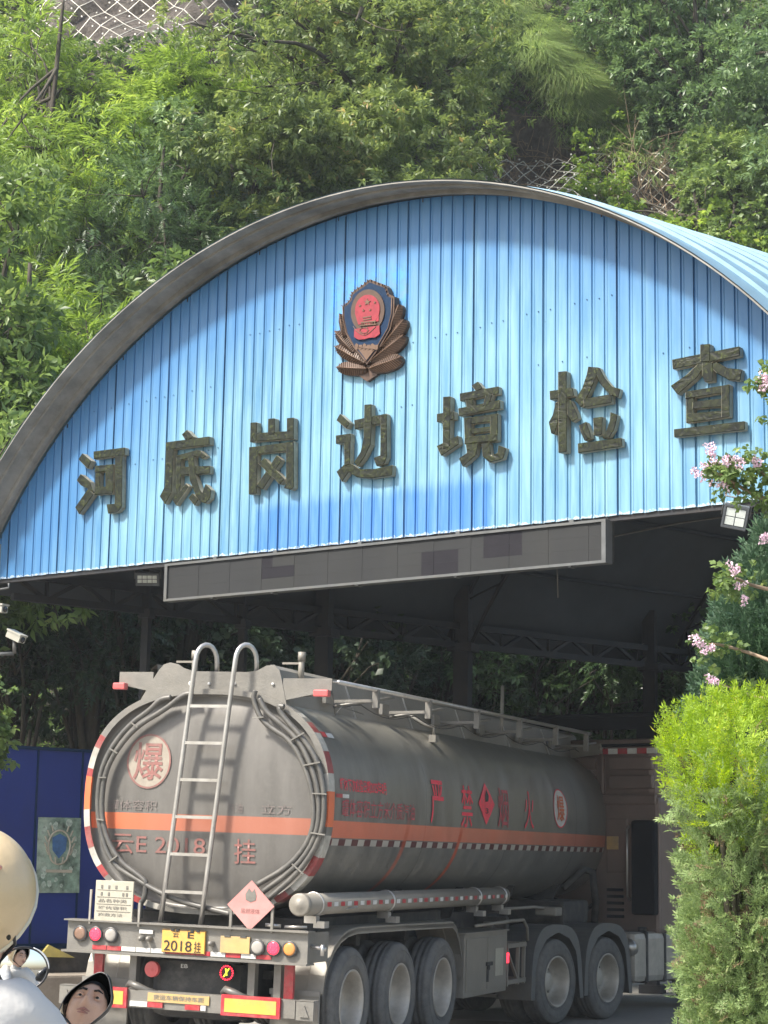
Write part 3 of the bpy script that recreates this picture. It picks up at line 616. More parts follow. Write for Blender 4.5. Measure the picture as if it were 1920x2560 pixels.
text_obj('云E 2018', 1.02, .185, hp(-.50, 1.93, .005), M['fadedred'], tr, 'lettering', .004, 4)
text_obj('挂', .22, .23, hp(.42, 1.90, .005), M['fadedred'], tr, 'lettering', .004, 4)
text_obj('罐体容积', .56, .095, hp(-.80, 2.30, .005), M['ghost'], tr, 'lettering', .0, 3)
text_obj('汽油', .16, .09, hp(.30, 2.30, .005), M['ghost'], tr, 'lettering', .0, 3)
text_obj('立方', .30, .09, hp(.72, 2.30, .005), M['ghost'], tr, 'lettering', .0, 3)
# side paint marks
def sp(cy_, cz_, off=.008): return lambda s, t: (sidex(cz_+t, off), cy_+s, cz_+t)
text_obj('罐体下次检验日期2025年8月', 1.22, .125, sp(1.18, 2.555), M['redpaint'], tr, 'lettering', .012, 3)
text_obj('罐体容积立方米介质汽油', 2.0, .17, sp(1.62, 2.34), M['sideredfaded'], tr, 'lettering', .0, 4)
for ch, yy, zz, mt, bb in (('严', 3.32, 2.47, M['redpaint'], .010), ('禁', 4.32, 2.45, M['redpaint'], .006), ('烟', 5.66, 2.47, M['sideredfaded'], .006), ('火', 6.72, 2.47, M['redpaint'], .0)):
    text_obj(ch, .40, .46, sp(yy, zz), mt, tr, 'lettering', bb, 8)
def side_poly(poly, cy_, cz_, off, name, mt):
    bm = bmesh.new(); vs = [bm.verts.new((x, y, 0)) for x, y in poly]; bm.faces.new(vs)
    z0, z1 = min(p[1] for p in poly), max(p[1] for p in poly)
    for i in range(1, 12): bmesh.ops.bisect_plane(bm, geom=bm.verts[:]+bm.edges[:]+bm.faces[:], plane_co=(0, z0+(z1-z0)*i/12, 0), plane_no=(0, 1, 0))
    f = sp(cy_, cz_, off)
    for v in bm.verts: v.co = Vector(f(v.co.x, v.co.y))
    me = bpy.data.meshes.new(name); bm.to_mesh(me); bm.free(); return link(name, me, mt, tr)
side_poly([(-.30, 0), (0, -.24), (.30, 0), (0, .24)], 5.02, 2.50, .007, 'hazard_diamond', M['redpaint'])
side_poly([(-.06, .02), (.05, .03), (.08, .09), (.02, .16), (-.05, .10)], 5.02, 2.50, .012, 'flame_symbol', M['black'])
text_obj('3', .10, .06, sp(5.02, 2.42, .012), M['black'], tr, 'lettering', .01, 2)
disc(8.1, 2.52, .29, .235, .0, 'warning_disc', M['white'], sp(8.12, 2.53, .006))
disc(8.1, 2.52, .32, .25, .0, 'disc_ring', M['redpaint'], sp(8.12, 2.53, .0075), .93)
text_obj('爆', .34, .33, sp(8.12, 2.53, .012), M['orange'], tr, 'lettering', .012, 5)
side_poly([(0, 0), (.16, 0), (.16, .035), (0, .035)], .47, 2.43, .006, 'tape', M['red']); side_poly([(0, 0), (.16, 0), (.16, .035), (0, .035)], .635, 2.43, .006, 'tape', M['white'])
side_poly([(0, 0), (.12, 0), (.12, .05), (0, .05)], .46, 2.99, .006, 'tape', M['red']); side_poly([(0, 0), (.16, 0), (.16, .045), (0, .045)], .585, 2.99, .006, 'tape', M['white'])
# seam weld bands round the tank
for y in (3.0, 5.9, 8.9):
    mb = MB(); r2 = [ring(y-.012, TA*1.0015, TB*1.0015), ring(y, TA*1.004, TB*1.004), ring(y+.012, TA*1.0015, TB*1.0015)]; vs = [p for r in r2 for p in r]
    mb.add(vs, [(i*NP+k, i*NP+(k+1) % NP, (i+1)*NP+(k+1) % NP, (i+1)*NP+k) for i in range(2) for k in range(NP)], 0, True); mb.build('weld_seam', M['tank'], tr)
# overturn coaming on top
def zt(x): return TZ+TB*(1-min(.999, abs((x-TX)/TA))**TN)**(1/TN)
mb = MB()
for sx_ in (-1, 1):
    x0, x1, x2 = TX+sx_*.80, TX+sx_*.66, TX+sx_*.60; zb = zt(x0)-.03
    L1 = 11.0
    mb.add([(x0, .36, zb), (x0, L1, zb), (x1, L1, 3.62), (x1, .36, 3.62), (x2, .36, 3.66), (x2, L1, 3.66)], [(0, 1, 2, 3), (3, 2, 5, 4)], 0)
    mb.add([(x2, .36, 3.66), (x2, L1, 3.66), (x2+.03*-sx_, L1, 3.34), (x2-.03*sx_, .36, 3.34)], [(0, 1, 2, 3)], 0)
mb.build('coaming', M['fender'], tr)
for y in (2.1, 3.8, 5.6, 7.4, 9.2): mb = MB(); mb.bar((TX+.808, y, 3.245), (TX+.668, y, 3.61), .02, .012); mb.build('coaming_seam', M['steel'], tr)
# shaped rear plate of the coaming
pts = [(-.80, 3.28), (-.70, 3.45), (-.60, 3.60), (-.55, 3.655), (-.48, 3.675), (-.40, 3.66), (-.33, 3.62), (-.22, 3.59), (.35, 3.585), (.45, 3.60), (.54, 3.645), (.62, 3.655), (.68, 3.60), (.71, 3.50), (.78, 3.22), (.5, 3.3), (0, 3.36), (-.5, 3.33)]
mb = MB(); mb.prism(pts, lambda p, o: (p[0], o, p[1]), .34, .355); mb.build('rear_plate', M['grey'], tr)
mb = MB()
for x in (-.24, -.05, .22, .62): mb.cyl((x, .325, 3.47), (x, .34, 3.47), .026 if x == -.24 else .014, 14)
mb.build('bolt_heads', M['white'], tr)
for sx_ in (-1, 1):
    xa, xb = (-.66, -1.03) if sx_ < 0 else (.72, 1.22); wz = -.03 if sx_ < 0 else -.085
    mb = MB(); mb.prism([(xa, 3.60), (xb, 3.60), (xb, 3.50), (xa, 3.40)] if sx_ > 0 else [(xa, 3.60), (xb, 3.60), (xb, 3.49), (xa, 3.42)], lambda p, o: (p[0], o, p[1]+wz), .345, .36); mb.box((min(xa, xb), .345, 3.6+wz), (max(xa, xb), .47, 3.612+wz))
    wg = mb.build('rear_wing', M['grey'], tr)
    mb = MB(); mb.box((xb-.02 if sx_ < 0 else xb-.15, .25, 3.435+wz), (xb+.11 if sx_ < 0 else xb, .33, 3.50+wz), 0, .012); mb.build('marker_lamp', M['redlens'], wg)
mb = MB(); mb.tube([(.9, .36, 3.36), (1.2, .40, 3.40)], .014, 6); mb.tube([(1.2, .4, 3.42), (1.16, .6, 3.2), (1.1, .9, 3.3), (1.05, 1.6, 3.28)], .005, 5); mb.build('lamp_wiring', M['pipe'], tr)
# handrail on outriggers
rail = MB(); rail.tube([(1.20, .55, 3.51), (1.20, 5.2, 3.55), (1.20, 9.7, 3.585)], .022, 8); rail.tube([(1.10, .55, 3.525), (1.10, 9.7, 3.60)], .012, 6); rail.build('handrail', M['steel'], tr)
for y in (1.55, 3.1, 4.75, 6.4, 8.0, 9.5):
    mb = MB(); mb.box((1.17, y-.03, 3.34), (1.23, y+.03, 3.51+.008*y)); mb.bar((.76, y, 3.40), (1.2, y, 3.41), .05, .03); mb.tube([(.74, y+.02, 3.35), (1.22, y+.45, 3.48)], .018, 6); mb.box((.76, y-.33, 3.36), (.80, y-.13, 3.47))
    mb.build('outrigger', M['grey'], tr)
mb = MB()
P = []
for i, y in enumerate(np.linspace(1.0, 9.8, 45)): P.append((1.02, y, 3.38-.09*abs(math.sin((y-1.55)/1.6*math.pi))))
mb.tube(P, .006, 5); mb.build('wire', M['dark'], tr)
mb = MB(); mb.tube([(.70, 3.7, 3.45), (.9, 3.8, 3.32), (1.0, 3.85, 3.30), (1.0, 3.85, 3.2)], .02, 7); mb.box((.96, 3.80, 3.13), (1.04, 3.9, 3.21)); mb.build('drain_spout', M['grey'], tr)
for x, y in ((-.42, .75), (.66, .9)):
    mb = MB(); mb.cyl((x, y, 3.5), (x, y, 3.82), .03, 12); mb.cyl((x, y, 3.74), (x, y, 3.83), .038, 12); mb.bar((x-.2, y, 3.72), (x, y, 3.72), .02, .02); mb.build('breather_valve', M['fender'], tr)
for y in (2.4, 5.0, 7.6, 10.0):
    mb = MB(); mb.cyl((-.03, y, 3.38), (-.03, y, 3.56), .27, 24); mb.cyl((-.03, y, 3.56), (-.03, y, 3.59), .30, 24); mb.build('manhole', M['grey'], tr)
mb = MB(); mb.cyl((1.05, 6.15, 3.4), (1.05, 6.15, 3.95), .022, 8); mb.build('aerial_post', M['roofedge'], tr)
# ladder
lad = empty('ladder', (0, 0, 0)); lad.parent = tr
def lx(x0, z): return x0+(z-1.2)*.092
for x0 in (-.364, .055):
    P = [(lx(x0, z), .19, z) for z in (1.2, 1.7, 2.2, 2.7, 3.2, 3.55)]
    for a in range(0, 181, 20):
        t = RAD(a); P.append((lx(x0, 3.7)+.065-.065*math.cos(t)+.0, .19+.10*(1-math.cos(t)), 3.68+.16*math.sin(t)))
    P.append((lx(x0, 3.7)+.13, .40, 3.56)); mb = MB(); mb.tube(P, .024, 10); mb.build('rail', M['steel'], lad)
for i in range(6):
    z = 1.505+i*.348; mb = MB(); mb.box((lx(-.364, z)+.01, .172, z-.014), (lx(.055, z)-.01, .205, z+.014)); mb.build('rung', M['steel'], lad)
# hose / pipe bundle round the head
def pth(x, z, y=.235): return (x, y, z)
def arcpath(k, a0, a1, n=14, y=.24): return [(prof(RAD(a0+(a1-a0)*i/n), TA*k, TB*k)[0], y, prof(RAD(a0+(a1-a0)*i/n), TA*k, TB*k)[1]) for i in range(n+1)]
def poly_smooth(P, it=1):
    P = [np.array(p, float) for p in P]
    for _ in range(it):
        Q = [P[0]]
        for i in range(len(P)-1): Q += [P[i]*.75+P[i+1]*.25, P[i]*.25+P[i+1]*.75]
        P = Q+[P[-1]]
    return P
def z1(u, v, Y): return tuple(ony(150+u/2.212, 1580+v/2.212, Y))
PR = [
 [(1045,320),(1035,370),(1075,470),(1130,520),(1250,590),(1325,730),(1375,880),(1385,1090),(1270,1270),(1075,1390)],
 [(1070,365),(1110,440),(1180,490),(1290,585),(1360,720),(1410,880),(1405,1100),(1300,1280),(1105,1430)],
 [(1205,405),(1170,400),(1200,460),(1310,570),(1400,700),(1440,880),(1430,1105),(1320,1300),(1140,1465)],
]
PL = [
 [(700,345),(650,350),(560,430),(390,535),(275,680),(215,820),(205,1055),(285,1260),(455,1380),(460,1400),(455,1480),(430,1510),(430,1590)],
 [(580,370),(520,380),(470,440),(360,520),(250,660),(190,820),(185,1055),(260,1290),(400,1375),(560,1460),(720,1510),(930,1555)],
]
for i, P in enumerate(PR+PL):
    mb = MB(); Q = [z1(u, v, .25) for u, v in P]
    mb.tube(poly_smooth(Q, 2), .027, 8); mb.build('vent_pipe', M['pipe'], tr)
mb = MB()
for a, b in (((1035,470),(1095,465)),((1245,590),(1320,545)),((1320,725),(1410,705)),((1370,878),(1450,880)),((1365,1095),(1445,1105)),((1265,1270),(1330,1325)),((360,510),(400,540)),((250,660),(292,685)),((190,820),(232,820)),((180,1050),(222,1055)),((255,1285),(300,1250))):
    A_, B_ = z1(*a, .215), z1(*b, .215); mb.bar(A_, B_, .02, .012)
mb.build('pipe_clamps', M['grey'], tr)
# rear bumper beam (C channel)
mb = MB(); mb.box((-1.25, .02, .93), (1.22, .06, 1.20)); mb.box((-1.27, -.03, 1.20), (1.24, .14, 1.215)); mb.box((-1.27, -.05, .912), (1.24, .14, .93)); mb.box((1.205, .06, .93), (1.22, .5, 1.20)); mb.box((-1.25, .06, .93), (-1.235, .5, 1.20))
bump = mb.build('bumper_beam', M['grey'], tr)
for x, z, mt in ((-1.10, 1.085, 'lampdark'), (-.935, 1.085, 'lampred'), (-.775, 1.085, 'lampclear'), (.735, 1.05, 'lampclear'), (.895, 1.05, 'lampred'), (1.055, 1.05, 'lampamber')):
    mb = MB(); mb.lathe([(0.02, .058), (-.004, .074), (-.014, .074), (-.016, .06)], (x, 0, z), 'y', 28)
    bz = mb.build('tail_lamp', M['bezel'], bump)
    mb = MB(); mb.lathe([(0.0, .060), (-.014, .058), (-.020, .045), (-.022, .02), (-.022, .0005)], (x, 0, z), 'y', 28); mb.build('lens', M[mt], bz)
    if mt == 'lampred':
        mb = MB()
        for i in range(14):
            rr_ = .022 if i < 5 else .044; t = i*2.4; mb.lathe([(-.022, .007), (-.027, .0045), (-.028, .0003)], (x+rr_*math.cos(t), 0, z+rr_*math.sin(t)), 'y', 8)
        mb.build('led_dots', M['lampred'], bz)
for x in (-.45, -.37, .27): 
    mb = MB(); mb.lathe([(.02, .028), (-.03, .026), (-.05, .012), (-.052, .0005)], (x, 0, 1.07 if x < 0 else 1.06), 'y', 14); mb.build('coupling', M['grey'], bump)
mb = MB(); mb.box((-.48, -.0, 1.115), (-.34, .02, 1.15)); mb.build('small_lamp', M['white'], bump)
mb = MB(); xs = np.linspace(-1.13, 1.18, 16); 
tc_ = [0, 1, 1, 2, 2, 2, 1, 1, 1, 2, 1, 2, 1, 0, 0]
for i in range(15):
    if tc_[i]: mb.box((xs[i]+.004, .012, .945), (xs[i+1]-.004, .02, .985), tc_[i]-1)
mb.build('tape', [M['red'], M['white']], bump)
pl = MB(); pl.box((-.235, -.012, .958), (.205, .016, 1.168), 0, .004); pl = pl.build('licence_plate', M['yellow'], bump)
mb = MB()
for (a, b, c, d) in ((-.232, .202, 1.162, 1.167), (-.232, .202, .959, .964)): mb.box((a, -.0155, c), (b, -.0125, d))
for x in (-.14, -.09, .06, .12): mb.box((x, -.022, 1.155), (x+.03, -.012, 1.175))
mb.build('plate_border', M['black'], pl)
fp = lambda cx_, cz_: (lambda s, t: (cx_+s, -.0165, cz_+t))
text_obj('云', .058, .055, fp(-.092, 1.125), M['black'], pl, 'lettering', .01)
text_obj('E', .065, .058, fp(.062, 1.125), M['black'], pl, 'lettering', .02)
text_obj('2018', .285, .095, fp(-.068, 1.022), M['black'], pl, 'lettering', .004)
text_obj('挂', .07, .10, fp(.135, 1.02), M['black'], pl, 'lettering', .0)
mb = MB(); mb.box((.36, -.004, .985), (.655, .016, 1.135), 0, .003); yb = mb.build('blank_plate', M['yellow2'], bump)
mb = MB(); mb.box((.40, -.01, 1.128), (.46, 0.0, 1.145)); mb.box((.56, -.01, 1.128), (.62, 0, 1.145)); mb.build('clip', M['bezel'], yb)
# notice board and hazard placard
nb = empty('notice_board', (-.755, 0, 1.395)); nb.parent = tr
mb = MB(); mb.box((-.2, -.02, -.19), (.2, .0, .19), 0, .004); mb.build('panel', M['board'], nb)
mb = MB()
for z in (.10, .035, -.03, -.095): mb.box((-.18, -.0235, z), (.18, -.0205, z+.004))
for z, n_ in ((.135, (1, 3, 5, 8)), (.07, (1, 3, 7, 8))):
    for k in n_: mb.box((-.18+k*.038, -.024, z-.02), (-.18+k*.038+.02, -.0205, z+.012))
mb.build('rule_lines', M['ink'], nb)
f3 = lambda cx_, cz_: (lambda s, t: (cx_+s, -.0235, cz_+t))
text_obj('品名种类', .30, .032, f3(-.01, .005), M['ink'], nb, 'lettering', .01)
text_obj('罐体容积', .30, .03, f3(-.01, -.06), M['ink'], nb, 'lettering', .01)
text_obj('施救方法', .26, .03, f3(-.03, -.125), M['ink'], nb, 'lettering', .01)
for b_ in (((-.27, .0, -.22), (-.25, .02, .1)), ((.25, .0, -.22), (.27, .02, .0))): mb = MB(); mb.box(*b_); mb.build('stay', M['steel'], nb)
hz = empty('hazard_placard', (.655, .0, 1.42)); hz.parent = tr
mb = MB(); mb.prism([(-.235, 0), (0, -.225), (.235, 0), (0, .225)], lambda p, o: (p[0], o, p[1]), -.022, -.01); mb.build('panel', M['pink'], hz)
mb = MB(); mb.prism([(-.05, .05), (-.055, .10), (-.02, .155), (.01, .12), (.035, .15), (.055, .09), (.05, .05), (0, .03)], lambda p, o: (p[0], o, p[1]), -.026, -.023); mb.build('flame_symbol', M['ink'], hz)
text_obj('易燃液体', .19, .045, lambda s, t: (s, -.026, t-.05), M['fadedred'], hz, 'lettering', .0)
for b_ in (((-.215, -.008, -.235), (-.19, .012, .0)), ((.20, -.008, -.235), (.225, .012, .02))): mb = MB(); mb.box(*b_); mb.build('stay', M['grey'], hz)
mb = MB(); mb.tube([(.95, .1, 1.24), (1.15, .15, 1.245)], .014, 6); mb.build('lever', M['steel'], tr); mb = MB(); mb.tube([(.78, .05, 1.25), (.92, .08, 1.245)], .02, 6); mb.build('lever', M['steel'], tr); mb = MB(); mb.tube([(.9, .6, 1.45), (1.05, .5, 1.33), (1.3, 1.0, 1.42)], .008, 5); mb.build('cable', M['steel'], tr)
# rear underride guard
ug = MB(); ug.box((-1.12, .02, .44), (1.12, .12, .60)); ug = ug.build('underride_guard', M['grey'], tr)
for x0, x1 in ((-1.02, -.57), (.40, .985)):
    mb = MB(); mb.box((x0, -.012, .43), (x1, .018, .615)); p_ = mb.build('reflector_panel', M['orange'] if 0 else M['red'], ug); mb = MB(); mb.box((x0+.035, -.016, .462), (x1-.035, -.0125, .583)); mb.build('reflector_field', M['yellow'], p_)
mb = MB(); mb.box((-.36, .006, .505), (.27, .018, .585)); s_ = mb.build('notice_strip', M['yellow2'], ug)
text_obj('货运车辆保持车距', .52, .045, lambda s, t: (-.04+s, .003, .548+t), M['ink'], s_, 'lettering', .01)
mb = MB()
for x0, x1, mi in ((-.54, -.36, 1), (-.355, -.20, 0), (.03, .18, 0), (.19, .24, 1)): mb.box((x0, .0, .455), (x1, .018, .50), mi)
mb.build('tape', [M['red'], M['white']], ug)
for sx_ in (-1, 1):
    mb = MB(); xa = sx_*1.13; xb = sx_*1.30; xa, xb = min(xa, xb), max(xa, xb)
    mb.box((xa, .02, .43), (xb, .04, .60)); mb.box((xa, .02, .595), (xb, .14, .605)); mb.prism([(xa+.04, .46), (xb-.04, .46), ((xa+xb)/2, .56)], lambda p, o: (p[0], o, p[1]), .005, .019); mb.build('guard_end', M['grey'], ug)
for x in (-.60, .62, .88): mb = MB(); mb.box((x-.035, .14, .44), (x+.035, .22, 1.0)); mb.build('guard_bracket', M['grey'], tr)
for x in (-.98, .985): mb = MB(); mb.box((x-.045, .16, .6), (x+.045, .2, .93)); mb.build('red_post', M['red'], tr)
mb = MB(); mb.box((-.45, .2, .35), (.5, 1.2, .9), 0, .12); mb.build('air_reservoir', M['dark'], tr)
text_obj('EB', .07, .035, lambda s, t: (-.09+s, .19, .83+t), M['white'], tr, 'lettering', .0)
mb = MB(); mb.lathe([(0.03, .075), (0, .075), (-.01, .07)], (-.38, .10, .79), 'y', 24); mb.lathe([(-.01, .07), (-.014, .04), (-.014, .0005)], (-.38, .10, .79), 'y', 24); mb.build('fog_lamp', M['redlens'], tr)
sl_ = MB(); sl_.lathe([(.02, .075), (-.01, .075), (-.012, .0005)], (.395, .10, .80), 'y', 28); sl_ = sl_.build('round_warning_lamp', M['black'], tr)
mb = MB()
for i in range(18): t = i*2*math.pi/18; mb.lathe([(-.012, .009), (-.02, .006), (-.021, .0004)], (.395+.062*math.cos(t), .10, .80+.062*math.sin(t)), 'y', 8)
mb.build('red_ring', M['lampred'], sl_)
mb = MB(); mb.bar((.37, .085, .765), (.42, .085, .84), .01, .02, 0, (0, 1, 0)); mb.bar((.385, .085, .84), (.40, .085, .775), .01, .012, 0, (0, 1, 0)); mb.build('yellow_mark', M['lime'], sl_)
for x in (-.62, .36):
    mb = MB(); P = [(x, .08, .62), (x+.05, .05, .655), (x+.13, .04, .63), (x+.22, .06, .60), (x+.32, .1, .585)]; mb.tube(P, [.02, .035, .04, .03, .015], 8); mb.build('cable_loop', M['pipe'], tr)
# chassis
mb = MB()
for x in (-.42, .42): mb.box((x-.07, .2, .88), (x+.07, 11.2, 1.22))
for y in (.4, 2.0, 3.4, 5.0, 7.0, 9.0, 11): mb.box((-.9, y, 1.0), (.9, y+.12, 1.16))
mb.box((-.95, .5, 1.16), (.95, 4.4, 1.3)); mb.build('chassis_frame', M['dark'], tr)
for x in (-.6, .6):
    for y in (.9, 3, 5, 7, 9, 11): mb = MB(); mb.prism([(x-.25, 1.2), (x+.25, 1.2), (x+.4, 1.55), (x-.4, 1.55)], lambda p, o: (p[0], o, p[1]), y, y+.03); mb.build('tank_saddle', M['dark'], tr)
def wheel(name='wheel'):
    """dual wheel at origin, outer face at x=0 looking to +x"""
    r = empty(name, (0, 0, 0)); mb = MB()
    P = [(-.03, .30), (.0, .315), (.008, .36), (.010, .42), (.0, .475), (-.02, .503), (-.045, .517), (-.06, .510), (-.07, .520), (-.10, .521), (-.105, .508), (-.125, .508), (-.13, .521), (-.165, .521), (-.17, .508), (-.185, .508), (-.19, .520), (-.225, .516), (-.25, .50), (-.27, .45), (-.27, .3)]
    mb.lathe(P, (0, 0, 0), 'x', 56); P2 = [(a-.32, b) for a, b in P]; mb.lathe(P2, (0, 0, 0), 'x', 40)
    for rr_ in (.335, .345, .43, .44): mb.lathe([(.006, rr_-.004), (.0125, rr_), (.006, rr_+.004)], (0, 0, 0), 'x', 48)
    t_ = mb.build('tyre', M['rubber'], r)
    mb = MB(); mb.lathe([(-.02, .305), (.004, .312), (.010, .300), (-.002, .288), (-.03, .278), (-.10, .265), (-.17, .258), (-.20, .23), (-.205, .14), (-.19, .12), (-.13, .115), (-.12, .09), (-.12, .0005)], (0, 0, 0), 'x', 48)
    rm = mb.build('rim', M['hub'], r)
    mb = MB()
    for i in range(10): t = 2*math.pi*i/10; mb.lathe([(-.206, .016), (-.175, .016), (-.17, .0005)], (0, .168*math.cos(t), .168*math.sin(t)), 'x', 8)
    mb.build('wheel_nuts', M['grey'], rm)
    return r
w0 = wheel()
def put_wheel(src, x, y, z, parent, flip, first=False, rz=0):
    c = src if first else copy_thing(src)
    c.parent = parent; c.location = (x, y, z); c.rotation_euler = (random.random()*6, 0, (math.pi if flip else 0)+rz); c.rotation_mode = 'XYZ'; return c
first = True
for y in (1.115, 2.425, 3.735):
    for s_ in (1, -1):
        put_wheel(w0, s_*1.225, y, .52, tr, s_ < 0, first); first = False
mb = MB()
for y in (1.115, 2.425, 3.735): mb.cyl((-.9, y, .52), (.9, y, .52), .075, 14); mb.box((-.6, y-.45, .72), (-.5, y+.45, .80)); mb.box((.5, y-.45, .72), (.6, y+.45, .80))
mb.build('axles', M['dark'], tr)
# long fender over the three axles
def fender(P, x0, x1, name, mt, parent, lip=.05):
    mb = MB(); n_ = len(P)
    cols = [(x0, 0), (x0+.01, .0), (x0+(x1-x0)*.33, .012), (x0+(x1-x0)*.35, .0), (x0+(x1-x0)*.66, .0), (x0+(x1-x0)*.68, .012), (x1-.012, .004), (x1, -.0)]
    vs = []
    for (y, z) in P:
        for (x, h) in cols: vs.append((x, y, z+h))
        vs.append((x1, y, z-lip))
    k = len(cols)+1
    mb.add(vs, [(i*k+j, i*k+j+1, (i+1)*k+j+1, (i+1)*k+j) for i in range(n_-1) for j in range(k-1)], 0, False)
    vs2 = [(x, y, z-.015) for (x, y, z) in vs]; mb.add(vs2, [(i*k+j, (i+1)*k+j, (i+1)*k+j+1, i*k+j+1) for i in range(n_-1) for j in range(k-1)], 0, False)
    return mb.build(name, mt, parent, fix=False)
FP = [(.38, .64), (.42, .80), (.50, .94), (.62, 1.06), (.78, 1.15), (.96, 1.20), (1.2, 1.222), (2.4, 1.215), (4.0, 1.20), (4.12, 1.15), (4.24, 1.02), (4.34, .85), (4.38, .6)]
fender(FP, .74, 1.235, 'fender', M['fender'], tr)
fender(FP, -1.235, -.74, 'fender', M['fender'], tr, 0)
for x0 in (.74, -1.22):
    mb = MB(); mb.box((x0, .33, .10), (x0+.48, .36, .66)); mb.box((x0-.01, .315, .62), (x0+.49, .33, .67)); mb.build('mud_flap', M['mudflap'], tr)
mb = MB(); mb.tube([(1.22, .1, 1.08), (1.36, .12, 1.06)], .02, 8); mb.tube([(1.33, .1, 1.0), (1.33, .1, 1.1)], .02, 8); mb.build('fender_stay', M['steel'], tr)
# hose tube on the side
ht = MB(); ht.cyl((1.16, -.02, 1.45), (1.16, 6.0, 1.45), .098, 28); ht = ht.build('hose_tube', M['fender'], tr)
mb = MB(); mb.lathe([(0.0, .103), (-.05, .103), (-.06, .09), (-.055, .06), (-.075, .04), (-.078, .0005)], (1.16, -.02, 1.45), 'y', 28); mb.build('end_cap', M['fender'], ht)
mb = MB()
for i in range(34):
    y = .35+i*.165; mb.add([(1.261, y, 1.43), (1.261, y+.1, 1.43), (1.261, y+.1, 1.47), (1.261, y, 1.47)], [(0, 1, 2, 3)], i % 2)
mb.build('tape', [M['red'], M['white']], ht, fix=False)
for y in (.25, 2.1, 4.9, 5.85):
    mb = MB(); mb.tube([(1.16+.104*math.cos(t), y, 1.45+.104*math.sin(t)) for t in np.linspace(0, 2*math.pi, 25)[:-1]], .01, 5, closed=True)
    mb.box((1.1, y-.06, 1.28), (1.22, y+.02, 1.345)); mb.box((1.19, y-.05, 1.24), (1.30, y+.06, 1.30)); mb.build('hose_clamp', M['steel'], ht)
# tool box and rack
tb = MB(); tb.box((.80, 4.42, .36), (1.24, 5.98, 1.05), 0, .008); tb.box((.79, 4.40, 1.05), (1.26, 6.0, 1.065)); tb = tb.build('tool_box', M['fender'], tr)
for y0, y1 in ((4.47, 5.2), (5.22, 5.94)):
    mb = MB(); mb.box((1.241, y0, .42), (1.252, y1, 1.0), 0, .004); mb.build('door', M['fender'], tb)
mb = MB(); mb.box((1.253, 5.15, .68), (1.275, 5.35, .72)); mb.cyl((1.26, 5.2, .66), (1.28, 5.2, .66), .03, 12); mb.box((1.25, 5.18, .5), (1.27, 5.22, .66)); mb.build('latch', M['dark'], tb)
mb = MB(); mb.box((1.253, 5.5, .55), (1.2555, 5.8, .86)); mb.build('paper_notice', M['board'], tb)
mb = MB()
for z in (.42, .84): mb.box((1.18, 6.02, z), (1.24, 6.78, z+.05)); mb.box((.8, 6.7, z), (1.2, 6.75, z+.05))
for y in (6.05, 6.5, 6.74): mb.box((1.19, y, .40), (1.23, y+.04, .90))
mb.bar((1.21, 6.1, .80), (1.21, 6.5, .46), .03, .03); mb.box((.8, 6.02, .42), (1.2, 6.08, .47)); mb.build('side_rack', M['fender'], tr)
mb = MB(); mb.box((1.175, 6.02, .67), (1.235, 6.10, .79), 0, .01); mb.build('side_marker_lamp', M['lampred'], tr)
mb = MB(); mb.tube([(1.2, 4.9, 1.13), (1.2, 6.3, 1.15), (1.2, 6.75, 1.15), (1.2, 6.92, 1.05), (1.2, 6.95, .9)], .02, 8); mb.tube([(1.05, 6.1, 1.28), (1.05, 7.7, 1.28), (1.2, 8.2, 1.25)], .02, 8); mb.box((1.0, 7.9, 1.17), (1.28, 8.2, 1.28), 0, .02); mb.build('hand_lever_rail', M['fender'], tr)
for x in (-.7, .7): mb = MB(); mb.box((x-.06, 6.9, .25), (x+.06, 7.05, 1.1)); mb.box((x-.15, 6.85, .2), (x+.15, 7.1, .24)); mb.build('landing_leg', M['grey'], tr)
mb = MB(); mb.box((-.5, 4.6, .5), (.75, 6.2, .95), 0, .05); mb.build('spare_case', M['dark'], tr); mb = MB(); mb.box((.2, 8.4, 1.05), (1.25, 9.6, 1.35), 0, .05); mb.build('pump_case', M['dark'], tr)
mb = MB(); mb.tube([(1.0, 9.2, 1.5), (1.22, 9.4, 1.75), (1.24, 9.8, 1.72), (1.24, 10.0, 1.3), (1.2, 10.1, 1.0)], .05, 10); mb.build('front_pipe', M['dark'], tr)
# ================================================================ TRACTOR
HD = RAD(13); P4 = at(1393, 2456, 24.4)[:2]
to = (P4[0], P4[1], -.10)
tc = empty('truck_tractor', to, -HD, 'dusty brown-grey truck tractor under the front of the tank trailer', 'truck tractor')
